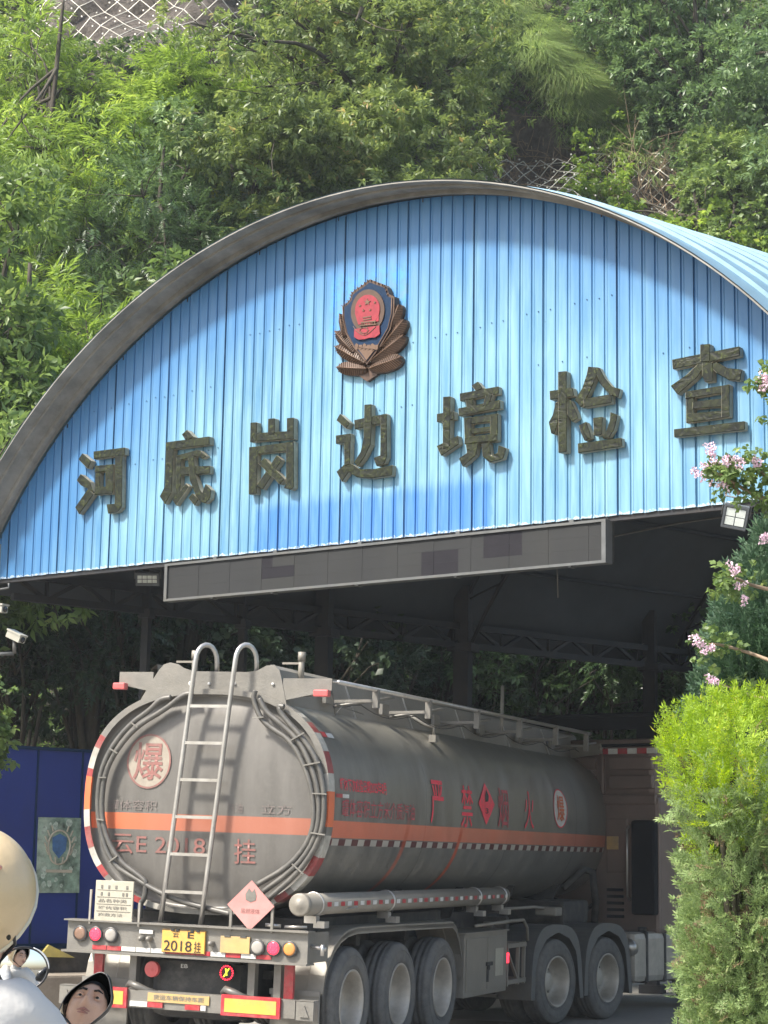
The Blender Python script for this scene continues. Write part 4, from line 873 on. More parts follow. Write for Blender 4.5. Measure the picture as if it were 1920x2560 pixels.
# local frame: x right (outer wheel face = 0), y forward
w1 = wheel()
first = True
for y in (0, 1.35, 4.9):
    for s_ in (1, -1):
        if y > 4: x = 0.0 if s_ > 0 else -2.4
        else: x = 0.0 if s_ > 0 else -2.44
        put_wheel(w1, x, y, .52, tc, s_ < 0, first); first = False
def arc_f(cy_, r, a0, a1, n_=12): return [(cy_+r*math.cos(RAD(a)), .52+r*math.sin(RAD(a))) for a in np.linspace(a0, a1, n_)]
for cy_, y0, y1 in ((0, -.66, .66), (1.35, .70, 2.02)):
    mb = MB(); O = [(y0-.02, .32), (y0+.02, .85), (y0+.16, 1.10), (y0+.38, 1.22), (cy_+.28, 1.21), (cy_+.50, 1.08), (cy_+.60, .85), (y1, .30)]
    I = [(y0+.08, .32)]+[(cy_+.585*math.cos(RAD(a)), .52+.60*math.sin(RAD(a))) for a in (165, 145, 120, 90, 60, 35, 15)][:6]+[(y1-.09, .30)]
    O = [tuple(q) for q in poly_smooth(O, 2)]; n_ = len(O); I = [I[min(i, len(I)-1)] for i in range(len(I))]; I = [(float(np.interp(i/(n_-1), np.linspace(0, 1, len(I)), [q[0] for q in I])), float(np.interp(i/(n_-1), np.linspace(0, 1, len(I)), [q[1] for q in I]))) for i in range(n_)]
    vs = [(.0, y, z) for y, z in O]+[(.0, y, z) for y, z in I]+[(-.5, y, z) for y, z in O]
    mb.add(vs, [(i, i+1, n_+i+1, n_+i) for i in range(n_-1)]+[(i, 2*n_+i, 2*n_+i+1, i+1) for i in range(n_-1)], 0)
    o = mb.build('fender', M['galv'], tc, fix=False); o.location.x = .015
mb = MB()
for x in (-1.65, -.8): mb.box((x-.05, -1.0, .75), (x+.05, 6.2, 1.0))
mb.cyl((-2.2, 0, .52), (-.3, 0, .52), .1); mb.cyl((-2.2, 1.35, .52), (-.3, 1.35, .52), .1); mb.cyl((-2.2, 4.9, .5), (-.3, 4.9, .5), .08); mb.box((-1.9, .1, 1.0), (-.55, 1.2, 1.16)); mb.box((-2.3, -1.0, .5), (-.3, -.8, .72)); mb.build('frame', M['dark'], tc)
ft = MB(); ft.box((-.60, 2.15, .42), (.0, 3.9, 1.08), 0, .09); ft = ft.build('fuel_tank', M['hub'], tc)
for y in (2.45, 3.0, 3.6): mb = MB(); mb.box((-.61, y, .41), (.012, y+.07, 1.09), 0, .02); mb.build('tank_strap', M['dark'], ft)
mb = MB(); mb.cyl((-.2, 2.75, 1.08), (-.2, 2.75, 1.14), .06, 12); mb.build('filler_cap', M['dark'], ft)
mb = MB(); mb.cyl((-.1, 2.08, .88), (-.1, 2.2, .88), .12, 20); mb.build('filler_lamp', M['steel'], tc)
CB, CT, XR = 2.85, 3.72, .02
cab = MB(); cab.box((-2.46, CB, 1.05), (XR, CB+2.2, 2.9), 0, .06); cab.box((-2.40, CB+.02, 2.88), (XR-.06, CB+2.0, CT), 0, .10); cab = cab.build('cab', M['cab'], tc)
def cpan(x0, x1, z0, z1, name='pressed_panel', mt=None, d=.05, bev=.018):
    mb = MB(); mb.box((x0, CB-d, z0), (x1, CB+.03, z1), 0, bev); return mb.build(name, mt or M['cab'], cab)
for (x0, x1) in ((-2.3, -1.75), (-1.6, -.95), (-.74, -.06)):
    cpan(x0, x1, 3.02, 3.20); cpan(x0, x1, 3.28, 3.46)
cpan(-2.35, -.02, 2.80, 2.93, d=.03); cpan(-.88, -.82, 2.95, 3.6, 'rib', d=.03)
for (x0, x1) in ((-2.3, -1.5), (-1.35, -.95), (-.8, -.45)):
    cpan(x0, x1, 1.85, 2.62, 'window_recess', M['cabdark'] if x0 < -1.2 else M['cab'], .012, .03)
cpan(-.36, -.0, 1.3, 2.58, 'side_deflector', M['cabdark'], .12, .04); cpan(-.78, -.60, 2.18, 2.36, 'yellow_sticker', M['yellow2'], .02, .004)
mb = MB()
for i in range(16): x = -2.40+i*.15; mb.box((x, CB-.028, 3.50), (x+.148, CB-.0, 3.575), i % 2)
mb.build('tape', [M['red'], M['white']], cab)
cpan(-2.4, -.02, 3.60, 3.64, 'roof_gutter', M['cabdark'], .04)
mb = MB(); mb.tube([(-2.45, CB+.4, 3.72), (-2.45, CB+.4, 4.02), (-2.3, CB+.35, 4.08), (-.2, CB+.35, 4.08), (-.02, CB+.35, 4.0), (-.0, CB+.4, 3.72)], .03, 8); mb.box((-2.42, CB+.36, 3.87), (-.03, CB+.40, 4.07)); mb.box((-.5, CB+.36, 3.72), (-.03, CB+.40, 3.87)); mb.build('roof_deflector', M['cabdark'], tc)
mb = MB(); mb.tube([(-.43, CB-.02, 1.5), (-.43, CB-.09, 1.55), (-.43, CB-.09, 2.45), (-.43, CB-.02, 2.5)], .016, 8); mb.build('grab_handle', M['steel'], cab)
for i in range(5): mb = MB(); mb.box((-.78, CB-.03, 1.25+i*.09), (-.52, CB-.002, 1.29+i*.09), 0, .006); mb.build('vent_slat', M['cabdark'], cab)
mb = MB(); mb.box((-2.3, CB+2.2, 1.9), (-.1, CB+2.215, 2.75)); mb.box((XR+.001, CB+1.0, 1.9), (XR+.01, CB+1.9, 2.6)); mb.build('window', M['glass'], cab)
mb = MB(); mb.box((-2.5, CB+2.0, .4), (.06, CB+2.4, 1.1), 0, .08); mb.build('front_bumper', M['cab'], tc)
mb = MB(); mb.bar((-1.2, CB-.30, 3.50), (-.70, CB-.32, 3.56), .02, .14); mb.cyl((-.72, CB-.34, 3.56), (-.72, CB-.30, 3.56), .03); mb.build('walkway_end_plate', M['fender'], tc)
for l_ in (1,):
    mb = MB(); mb.tube([(-1.2, CB-.05, 1.4), (-1.1, CB-.5, 1.25), (-1.0, CB-.9, 1.3), (-1.1, CB-1.4, 1.45)], .03, 8); mb.tube([(-.9, CB-.05, 1.5), (-.85, CB-.6, 1.3), (-.9, CB-1.3, 1.5)], .025, 8); mb.build('air_hose', M['dark'], tc)
# ================================================================ SETTING: ground
def grid_mesh(name, xs, ys, zf, mt):
    X, Y = np.meshgrid(xs, ys); Zz = zf(X, Y); v = np.stack([X, Y, Zz], -1).reshape(-1, 3); nx = len(xs); ny = len(ys)
    f = [(j*nx+i, j*nx+i+1, (j+1)*nx+i+1, (j+1)*nx+i) for j in range(ny-1) for i in range(nx-1)]
    me = bpy.data.meshes.new(name); me.from_pydata(v.tolist(), [], f); me.polygons.foreach_set('use_smooth', [True]*len(f)); o = link(name, me, mt); return o
M['earth'] = mat('earth', (.10, .085, .06), .95, 0, .3, 1, (.07, .08, .04), .5, .4, 10)
M['road'] = mat('road_concrete', (.30, .285, .26), .85, 0, .15, .8, (.11, .10, .09), .5, .3, 60)
g_ = grid_mesh('ground', np.array([-600, -60, -20, 0, 20, 60, 600.]), np.array([-600, -60, -10, 5, 8, 30, 60, 600.]), lambda X, Y: np.where(Y > 6, -.115, -.02), M['earth']); tag(g_, kind='structure')
rd = grid_mesh('road', np.array([-7.5, -3, 0, 4, 9, 13.]), np.array([-60, -20, -5, 2, 5, 7, 20, 24.]), lambda X, Y: np.where(Y > 6, -.105, -.004), M['road']); tag(rd, kind='structure')
# ---- hillside: steep bank behind the shed
V2 = np.array([math.sin(-.36), math.cos(-.36)]); R2 = np.array([math.cos(-.36), -math.sin(-.36)])
def sd2xy(s, d): return CAM[0]+V2[0]*d+R2[0]*s, CAM[1]+V2[1]*d+R2[1]*s
def vnoise(x, y, seed=0):
    r_ = np.zeros_like(x, dtype=float); rg = np.random.default_rng(seed)
    for k in range(7):
        f = .18*1.75**k; a = rg.uniform(0, 6.28, 4); d = rg.uniform(0, 6.28)
        r_ += (np.sin(f*(x*math.cos(d)+y*math.sin(d))*3+a[0])*np.sin(f*(-x*math.sin(d)+y*math.cos(d))*3+a[1]))/1.5**k
    return r_
def hill_d(s, h):
    """distance of the bank surface for lateral s and height h"""
    base = 35.5+.10*s+.8*np.sin(s*.35)
    d = base+h*.52+.55*vnoise(s, h*1.2, 3)
    d = d+2.4*np.exp(-(((s-2.9)/1.3)**2+((h-19.0)/1.1)**2))           # hollow beneath the grass brow
    d = d-1.3*np.exp(-(((s-3.4)/1.8)**2+((h-21.6)/1.0)**2))
    return d
ss = np.linspace(-26, 30, 150); hh = np.concatenate([np.linspace(-.5, 30, 110), np.linspace(31, 60, 12)])
SS, HH = np.meshgrid(ss, hh); DD = hill_d(SS, HH); X, Y = sd2xy(SS, DD)
v = np.stack([X, Y, HH], -1).reshape(-1, 3); nx = len(ss)
f = [(j*nx+i, j*nx+i+1, (j+1)*nx+i+1, (j+1)*nx+i) for j in range(len(hh)-1) for i in range(nx-1)]
me = bpy.data.meshes.new('hillside'); me.from_pydata(v.tolist(), [], f)
def rock_material():
    m, t, p = newmat('bank_rock'); o = mapping(t, (1, 1, 1)); a = noise(t, mapping(t, (1, 1, .5)), .9, 10, .7); b = noise(t, o, 5, 8, .7)
    c = mixc(t, ramp(t, a, .35, .65), (.10, .085, .075), (.27, .235, .205)); c = mixc(t, ramp(t, b, .4, .7, 0, .6), c, (.07, .06, .055))
    c = mixc(t, ramp(t, noise(t, o, .6, 6), .5, .65, 0, .7), c, (.05, .065, .03)); t.links.new(c, p.inputs['Base Color']); p.inputs['Roughness'].default_value = .95
    bp = t.nodes.new('ShaderNodeBump'); bp.inputs['Strength'].default_value = 1; bp.inputs['Distance'].default_value = .35; t.links.new(noise(t, o, 2.2, 12, .75), bp.inputs['Height']); t.links.new(bp.outputs[0], p.inputs['Normal']); return m
hill = link('hillside', me, rock_material()); tag(hill, kind='structure'); me.polygons.foreach_set('use_smooth', [True]*len(f))
def hill_pt(s, h, out=0.):
    d = hill_d(s, h)-out; x, y = sd2xy(s, d); return np.stack([x, y, h+0*s], -1)
# ================================================================ VEGETATION
def leaf_tpl(L=1., w_=.38, fold=.12, droop=.12):
    v = np.array([(0, 0, 0), (L*.45, w_/2, fold*.5-.02), (L, 0, -droop), (L*.45, -w_/2, fold*.5-.02), (L*.5, 0, -.02)]); return v, np.array([(0, 4, 1), (1, 4, 2), (0, 3, 4), (3, 2, 4)])
def rot_from(dirs, ups):
    x = dirs/np.linalg.norm(dirs, axis=1, keepdims=True); y = np.cross(ups, x); y /= np.maximum(np.linalg.norm(y, axis=1, keepdims=True), 1e-6); z = np.cross(x, y); return np.stack([x, y, z], -1)
def spray_tpl(kind, rg):
    lv, lf = leaf_tpl(); V = []; Fc = []; T = []; k = 0
    def add(pos, d, up, sz, wf=1.):
        nonlocal k
        Rm = rot_from(np.array([d], float), np.array([up], float))[0]; q = lv.copy(); q[:, 1] *= wf
        V.append((q*sz) @ Rm.T+pos); Fc.append(lf+k); k += len(lv); T.append(rg.random())
    if kind == 'pinnate':
        n = 8; curve = rg.uniform(-.1, .1)
        for i in range(n):
            t = (i+.5)/n; p = np.array([t*.9, curve*math.sin(3*t), -.22*t*t]); 
            for sgn in (-1, 1): add(p, (.55, sgn*.85, -.25+rg.normal()*.12), (rg.normal()*.2, 0, 1), .36*(1-.35*t)*rg.uniform(.8, 1.15), .75)
        add(np.array([.9, 0, -.22]), (1, 0, -.3), (0, 0, 1), .3, .8)
    elif kind == 'whorl':
        for i in range(8):
            a = i*2.4; add(np.array([.12+.45*i/8, 0, 0]), (.45+.2*rg.random(), math.cos(a)*.9, math.sin(a)*.6-.25), (rg.normal()*.3, rg.normal()*.3, 1), rg.uniform(.42, .6), 1.)
    elif kind == 'broad':
        for i in range(6):
            a = i*2.4; add(np.array([.5*i/6, 0, 0]), (.3, math.cos(a), math.sin(a)*.5-.35), (rg.normal()*.3, rg.normal()*.3, 1), rg.uniform(.42, .62), 1.9)
    elif kind == 'bamboo':
        for i in range(10):
            a = rg.uniform(0, 6.28); add(np.array([.8*i/10, 0, -.3*(i/10)**2]), (.6, math.cos(a)*.7, math.sin(a)*.4-.5), (rg.normal()*.4, rg.normal()*.4, 1), rg.uniform(.45, .7), .42)
    elif kind == 'frond':                      # flat upright conifer frond, forked
        def br(p, d, L, lev):
            n = 5 if lev == 0 else 3
            for i in range(n):
                q = p+d*L*(i+.6)/n; sc = L*(.42 if lev == 0 else .55)*(1-.35*i/n)
                for sgn in (-1, 1):
                    e = d*.75+np.array([-d[1], d[0], 0])*sgn*.65; e /= np.linalg.norm(e); e[2] += rg.normal()*.18
                    if lev == 0 and i < 4: br(q, e, sc*.8, 1)
                    else: add(q, e, (rg.normal()*.3, rg.normal()*.3, 1), sc*.9, .95)
            add(p+d*L*.95, d, (0, .2, 1), L*.3, .6)
        br(np.zeros(3), np.array([1., 0, 0]), 1., 0)
    elif kind == 'grass':
        for i in range(9):
            a = rg.normal()*.5; b = rg.uniform(.2, .9); V0 = np.array([[0, -.009, 0], [0, .009, 0], [.45, .009+a*.3, .5*b], [.45, -.009+a*.3, .5*b], [.95, a*.8, .25*b], [.95, a*.8+.004, .25*b]]); V.append(V0); Fc.append(np.array([(0, 1, 2), (0, 2, 3), (3, 2, 5), (3, 5, 4)])+k); k += 6; T.append(rg.random())
    elif kind == 'petal':
        for i in range(14):
            d = rg.normal(size=3); d /= np.linalg.norm(d); add(d*.25, d+rg.normal(size=3)*.4, rg.normal(size=3), rg.uniform(.3, .5), 2.)
    nv = [len(q) for q in V]; tt = np.repeat(T, nv); return np.concatenate(V), np.concatenate(Fc), tt
TPL = {}
def tpl(kind):
    if kind not in TPL: rg = np.random.default_rng(abs(hash(kind)) % 1000 if 0 else len(kind)*13+ord(kind[0])); TPL[kind] = [spray_tpl(kind, rg) for _ in range(6)]
    return TPL[kind]
def stamp(name, kind, pos, dirs, size, mt, parent=None, rg=None, tint=None, ups=None):
    rg = rg or rng; T = tpl(kind); n = len(pos); which = rg.integers(0, len(T), n); VV = []; FF = []; TT = []; k = 0
    if ups is None: ups = np.array([0, 0, 1.])+rg.normal(size=(n, 3))*.35
    Rm = rot_from(dirs, ups); size = np.broadcast_to(size, (n,))*rg.uniform(.75, 1.25, n); base = rg.uniform(0, 1, n) if tint is None else tint
    for w_ in range(len(T)):
        idx = np.where(which == w_)[0]
        if len(idx) == 0: continue
        tv, tf, tt = T[w_]; P = np.einsum('nij,vj->nvi', Rm[idx], tv)*size[idx, None, None]+pos[idx, None, :]
        VV.append(P.reshape(-1, 3)); FF.append((tf[None]+(np.arange(len(idx))*len(tv))[:, None, None]+k).reshape(-1, 3)); TT.append((tt[None]*.45+base[idx, None]*.55).reshape(-1)); k += len(idx)*len(tv)
    V_ = np.concatenate(VV).astype(np.float32); F_ = np.concatenate(FF).astype(np.int32); T_ = np.concatenate(TT).astype(np.float32)
    me = bpy.data.meshes.new(name); me.vertices.add(len(V_)); me.vertices.foreach_set('co', V_.ravel()); me.loops.add(F_.size); me.loops.foreach_set('vertex_index', F_.ravel())
    me.polygons.add(len(F_)); me.polygons.foreach_set('loop_start', np.arange(0, F_.size, 3, dtype=np.int32)); me.polygons.foreach_set('loop_total', np.full(len(F_), 3, np.int32)); me.update(calc_edges=True)
    a = me.attributes.new('tint', 'FLOAT', 'POINT'); a.data.foreach_set('value', T_); return link(name, me, mt, parent)
LM = dict(
 mid=leafmat('leaves_mid_green', (.06, .11, .034), (.19, .275, .085), (.38, .46, .16), .4),
 dark=leafmat('leaves_dark_green', (.035, .07, .028), (.10, .17, .06), (.18, .27, .10), .3, .35),
 shaded=leafmat('leaves_shaded_green', (.018, .038, .018), (.05, .085, .038), (.08, .12, .05), .2, .5),  # darker leaf copy: shade under the roof put into the colour
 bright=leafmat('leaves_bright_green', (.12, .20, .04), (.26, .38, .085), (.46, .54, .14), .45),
 blue=leafmat('leaves_blue_green', (.065, .12, .052), (.19, .29, .11), (.34, .44, .20), .3, .38),
 redtip=leafmat('leaves_red_tipped', (.075, .125, .04), (.24, .31, .095), (.50, .34, .15), .4),
 brown=leafmat('dead_sprigs', (.10, .07, .035), (.20, .14, .07), None, .15, .8),
 gold=leafmat('fronds_gold_green', (.15, .26, .02), (.36, .50, .04), (.55, .55, .08), .40, .6),  # yellower copy for the bush top, sunlight put into the colour
 goldinner=leafmat('fronds_veiled_green', (.13, .20, .07), (.28, .38, .15), (.42, .46, .24), .35, .7),  # dull pale copy for the lower bush, shade and glare put into the colour
 juniper=leafmat('fronds_juniper', (.03, .07, .04), (.075, .145, .07), (.12, .19, .10), .2, .6),
 grass=leafmat('grass_blades', (.10, .16, .04), (.24, .33, .10), (.38, .42, .18), .35),
 yellow=leafmat('leaves_yellow', (.25, .32, .03), (.50, .50, .06), None, .45),
)
def blob_points(blobs, n, rg, shell=.55):
    """points and outward directions over a set of ellipsoid clumps"""
    B = np.array(blobs, float); wgt = (B[:, 3]*B[:, 4]); wgt /= wgt.sum(); k = rg.choice(len(B), n, p=wgt)
    d = rg.normal(size=(n, 3)); d /= np.linalg.norm(d, axis=1, keepdims=True); r = shell+(1-shell)*rg.random(n)**.6
    sc = np.stack([B[k, 3], B[k, 3], B[k, 4]], -1); return B[k, :3]+d*sc*r[:, None], d, k
def tree(name, label, base, blobs, n, kind, size, mt, cat='tree', group=None, trunk_r=.12, droop=.25, seed=1, limbs=True, light=.25):
    rg = np.random.default_rng(seed); base = np.array(base, float)
    t = empty(name, base, 0, label, cat, group)
    n = int(n*1.4); size = size*.84 if kind not in ('frond',) else size
    P, d, k = blob_points(blobs, n, rg)
    dd = d+rg.normal(size=d.shape)*.45; dd[:, 2] += light-droop
    bt = rg.random(len(blobs)); o = stamp('crown', kind, P-base, dd, size, mt, t, rg, tint=np.clip(bt[k]*.5+rg.random(n)*.6-.05, 0, 1))
    if limbs:
        mb = MB(); B = np.array(blobs, float); top = B[:, :3].mean(0); top[2] = B[:, 2].max()
        mid = base*.4+top*.6; mid[:2] += rg.normal(size=2)*.2
        tk = poly_smooth([base-base, (base*.65+mid*.35+np.append(rg.normal(size=2)*.1, 0))-base, mid-base, top-base], 2); mb.tube(tk, np.linspace(trunk_r, trunk_r*.25, len(tk)), 8)
        mb.build('trunk', M['bark'], t)
        mb = MB()
        for b in B[:22]:
            s_ = rg.uniform(.35, .8); j = int(s_*(len(tk)-1)); p0 = np.array(tk[j]); p1 = b[:3]-base; m_ = (p0+p1)/2+np.array([0, 0, .15*np.linalg.norm(p1-p0)])+rg.normal(size=3)*.1
            q = poly_smooth([p0, m_, p1], 2); mb.tube(q, np.linspace(trunk_r*.42, .012, len(q)), 6)
            for _ in range(3):
                e = p1+rg.normal(size=3)*b[3]*.7; mb.tube(poly_smooth([p1+(p0-p1)*.2, (p1+e)/2+rg.normal(size=3)*.05, e], 1), [.016, .012, .009, .006][:4] if 0 else np.linspace(.018, .006, 4), 5)
        mb.build('limbs', M['bark'], t)
    return t
def px_blobs(lst, rg=None, jit=.25, sub=5):
    """(px, py, depth, radius m) -> clumps, each broken into smaller ones"""
    rg = rg or rng; out = []
    for (x, y, D, r) in lst:
        c = at(x, y, D)
        for _ in range(sub):
            o = rg.normal(size=3)*r*.45; out.append((*(c+o), r*rg.uniform(.38, .62), r*rg.uniform(.30, .5)))
    return out
def base_of(x, y, D, z=0.): p = at(x, y, D); return (p[0], p[1], z)
TR = 'trees and shrubs growing on the bank behind the shed'
def hillD(x, y):
    d = 42.
    for _ in range(25):
        P_ = CAM+ray(x, y)*d; q = (P_-CAM)[:2]; d *= float(hill_d(np.array([q@R2]), np.array([P_[2]]))[0])/(q@V2)
    return d, q@R2, P_[2]
def TB(name, label, x, y, D, lst, n, kind, size, mt, seed, off=.7, drop=1.8, **k):
    L2 = []
    for (a, b, c, r) in lst: Dh = hillD(a, b)[0]; r = r*Dh/c; L2.append((a, b, Dh-off-.75*r, r))
    hx_ = [hillD(a, b) for a, b, c, r in L2]; s0 = np.mean([q[1] for q in hx_]); h0 = max(.2, min(q[2] for q in hx_)-drop+1); p = hill_pt(np.array([s0]), np.array([h0]), .0)[0]
    rg = np.random.default_rng(seed+100); return tree(name, label, p, px_blobs(L2, rg), n, kind, size*1.12, LM[mt], group=TR, seed=seed, **k)
def T_(name, label, x, y, D, lst, n, kind, size, mt, seed, zb=None, **k):
    rg = np.random.default_rng(seed+100); B = px_blobs(lst, rg); b = at(x, y, D); zz = 0. if zb is None else zb
    return tree(name, label, (b[0], b[1], zz), B, n, kind, size, LM[mt], group=TR, seed=seed, **k)
# left side
T_('broadleaf_tree', 'bright bamboo-leaved tree filling the left edge beside the arch', 60, 900, 31, [(40,1020,29,1.1),(120,960,30,1.0),(30,860,30,1.2),(170,880,30.5,.9),(60,700,31,1.2),(200,1010,29.6,.7),(20,1120,28.5,1.0)], 1500, 'bamboo', .42, 'bright', 1)
TB('broadleaf_tree', 'tall feathery light green tree at the upper left corner', 60, 300, 36, [(20,150,35,1.0),(40,330,34.5,1.4),(140,290,35.5,1.0),(100,440,34,1.3),(230,370,35.5,.9),(60,560,33,1.3),(220,520,34,1.1),(300,640,33.5,.9),(140,640,33,1.0)], 2300, 'bamboo', .46, 'bright', 2)
TB('broadleaf_tree', 'dark leafy tree in the shade between the left trees and the arch', 330, 700, 34, [(320,560,36,1.2),(420,650,35,1.1),(260,760,34,1.0),(470,520,36,1.1),(360,760,33.5,.9),(560,600,36,1.0),(380,860,32.5,.8)], 1500, 'pinnate', .42, 'dark', 3)
TB('pinnate_tree', 'tree with bright feather leaves below the bare rock at the upper left', 480, 300, 38, [(330,270,38,.8),(440,215,39,.75),(570,250,39,.75),(680,285,38.5,.75),(560,340,38,.9),(820,320,38.5,.8),(950,330,38,.7),(420,340,37.5,.9)], 1500, 'pinnate', .62, 'bright', 4)
TB('leafy_shrub', 'blue-green bushy shrub in the middle of the left bank', 500, 420, 37.5, [(430,430,37,1.0),(560,460,37.5,1.0),(380,510,36.5,.9),(690,440,38,1.0),(800,500,38,.9),(640,560,37,1.0)], 1500, 'whorl', .34, 'blue', 5)
TB('leafy_shrub', 'green-and-yellow shrub touching the left slope of the arch', 560, 640, 32, [(500,690,31.5,.8),(610,600,32.5,.8),(560,560,33.5,.8),(700,560,33.5,.8),(640,650,32,.7),(420,780,31,.7)], 1300, 'pinnate', .40, 'redtip', 6)
TB('yellow_shrub', 'low shrub with yellow young leaves on the left bank', 560, 540, 33, [(540,545,32.6,.45),(610,565,32.6,.4),(730,590,32.8,.35)], 210, 'pinnate', .36, 'yellow', 7, limbs=False)
# centre tree with visible trunk
TB('red_tipped_tree', 'slender tree with reddish young leaves and a dark trunk behind the top of the arch', 862, 480, 33, [(860,120,33,1.3),(740,170,33.5,1.1),(980,120,33,1.1),(640,260,33,1.0),(1060,210,33,1.0),(880,290,32,.9),(720,350,32.5,1.0),(1000,330,32.5,1.0),(1120,290,33,.7),(1170,250,33.5,.5),(610,400,32.5,.9),(820,410,31.5,.9),(960,430,31.5,.8),(1090,410,32,.7),(1160,360,33,.5),(900,10,33.5,1.2),(760,40,34,1.1),(1060,50,33.5,1.0),(1240,330,33,.3),(1140,400,32.5,.45)], 3600, 'whorl', .34, 'redtip', 8, off=2.6, trunk_r=.24, light=.0)
TB('leafy_shrub', 'broad-leaved shrub at the foot of the red-tipped tree by the arch', 750, 560, 32, [(760,500,32,.7),(860,470,32,.6),(680,560,31.5,.7),(960,455,32,.6),(1060,455,32,.5),(820,560,31,.7)], 1000, 'broad', .26, 'mid', 9)
TB('dense_tree', 'pale green loose tree reaching the top edge left of the grass brow', 1080, 80, 41, [(1010,40,41,1.2),(1130,60,41,1.1),(850,30,41,1.0),(760,130,41,.8),(1180,150,41,.9)], 1200, 'whorl', .36, 'mid', 10)
# right bank
TB('dense_tree', 'dark bushy tree at the upper right corner', 1800, 200, 43, [(1560,60,42,1.3),(1700,40,42,1.4),(1840,80,42,1.4),(1640,190,41,.9),(1740,200,41.5,1.3),(1880,230,41,1.3),(1660,330,40.5,1.1),(1800,350,40,1.2),(1500,60,41,.7),(1900,430,39.5,1.0),(1700,120,41,.8)], 3400, 'whorl', .34, 'blue', 11)
TB('leafy_shrub', 'bright shrub among the dark growth on the upper right bank', 1590, 150, 39.5, [(1575,150,39.5,.55),(1620,180,39.5,.45),(1560,110,39.6,.5)], 330, 'broad', .26, 'bright', 12, limbs=False)
TB('leafy_shrub', 'fern-like shrub overhanging the rock at the right edge', 1860, 420, 37, [(1870,400,37.5,.6),(1830,430,37.5,.45),(1910,470,37,.6)], 600, 'pinnate', .44, 'mid', 13)
TB('leafy_shrub', 'big-leaved light green vine shrub just above the right slope of the roof', 1700, 590, 31, [(1690,590,30.6,.45),(1750,600,30.4,.45),(1820,620,30,.5),(1890,640,29.6,.5),(1560,520,31,.3)], 420, 'broad', .30, 'bright', 14)
TB('leafy_shrub', 'heap of climbing broad leaves on the bank right of the bare rock', 1700, 470, 34, [(1800,420,35,.5),(1740,480,34.5,.8),(1820,520,34,.7),(1880,560,33,.6)], 900, 'broad', .24, 'mid', 15)
TB('climbing_vine', 'hanging vine with heart-shaped leaves beside the netted hollow', 1460, 480, 36, [(1450,350,37,.22),(1455,400,36.8,.25),(1450,450,36.5,.28),(1470,490,36.2,.4),(1530,480,36.2,.4),(1545,340,37,.25),(1550,300,37.3,.2),(1560,420,36.6,.2)], 300, 'broad', .22, 'bright', 16, limbs=False, cat='vine')
# seen under the roof
UG = [(60,1560,30),(200,1640,30.5),(350,1560,31),(480,1650,31),(620,1560,31.5),(760,1620,32),(900,1560,32),(1020,1650,33),(1140,1640,34),(1280,1700,34),(1420,1700,34),(1520,1750,34),(1680,1720,34),(1780,1760,33)]
LB = ['dark understorey tree at the far left edge beneath the roof', 'dark understorey tree left of the ladder tops', 'dark understorey tree under the small wide floodlight', 'dark understorey tree behind the tanker ladder', 'dark understorey tree beneath the left half of the display board', 'dark understorey tree behind the first thick post', 'dark understorey tree between the two thick posts', 'dark understorey tree behind the second thick post', 'dim green tree right of the second thick post', 'dim green tree beneath the roof truss', 'dim green tree above the middle of the tank handrail', 'dim green tree left of the rightmost post', 'green tree right of the rightmost post', 'green tree behind the flowering branch under the roof']
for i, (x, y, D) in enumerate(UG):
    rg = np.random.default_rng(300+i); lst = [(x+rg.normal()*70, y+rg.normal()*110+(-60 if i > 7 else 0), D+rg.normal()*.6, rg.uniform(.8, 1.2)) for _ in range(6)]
    kd = ['whorl', 'broad', 'pinnate'][i % 3]; t_ = T_('understorey_tree', LB[i], x, y, D, lst, 900, kd, [.34, .26, .42][i % 3], 'shaded' if i < 9 else 'dark', 40+i, trunk_r=.11)
# tall crowns standing close behind the shed: they shade what is seen under its roof
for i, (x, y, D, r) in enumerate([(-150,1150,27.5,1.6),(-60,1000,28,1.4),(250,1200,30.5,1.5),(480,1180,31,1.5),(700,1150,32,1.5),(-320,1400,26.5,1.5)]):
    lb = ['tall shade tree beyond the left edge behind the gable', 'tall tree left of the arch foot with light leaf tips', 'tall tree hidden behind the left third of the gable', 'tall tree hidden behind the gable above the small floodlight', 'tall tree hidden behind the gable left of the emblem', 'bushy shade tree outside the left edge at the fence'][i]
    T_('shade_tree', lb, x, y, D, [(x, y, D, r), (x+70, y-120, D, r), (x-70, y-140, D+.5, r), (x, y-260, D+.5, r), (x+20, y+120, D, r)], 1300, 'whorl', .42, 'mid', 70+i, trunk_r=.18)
# ---- ground cover over the bank
rg = np.random.default_rng(5); n = 46000
s_ = rg.uniform(-12, 12, n); h_ = rg.uniform(.3, 27, n)
cov = vnoise(s_*2.2, h_*2.2, 9)
def gap(s, h, s0, h0, a, b): return ((s-s0)/a)**2+((h-h0)/b)**2 < 1
bare = gap(s_, h_, -6.6, 23.8, 3.0, 2.4) | (gap(s_, h_, 2.9, 19.2, 1.7, 1.3) & (cov < 1.3)) | (gap(s_, h_, 5.9, 18.6, 1.9, 1.2) & (cov < .5)) | (cov < -1.15)
keep = ~bare; s_, h_ = s_[keep], h_[keep]; n = len(s_)
P = hill_pt(s_, h_, rg.uniform(0, .5, n)); dr = np.stack([np.full(n, -V2[0]), np.full(n, -V2[1]), np.full(n, .25)], -1)+rg.normal(size=(n, 3))*.6
sel = rg.random(n) < .5
o = stamp('bank_creepers', 'whorl', P[sel], dr[sel], .29, LM['mid'], None, rg); tag(o, 'mixed green creepers and undergrowth covering the steep bank', 'undergrowth', kind='stuff')
o = stamp('bank_undergrowth', 'broad', P[~sel], dr[~sel], .22, LM['dark'], None, rg); tag(o, 'dark broad-leaved creepers among the undergrowth on the bank', 'undergrowth', kind='stuff')
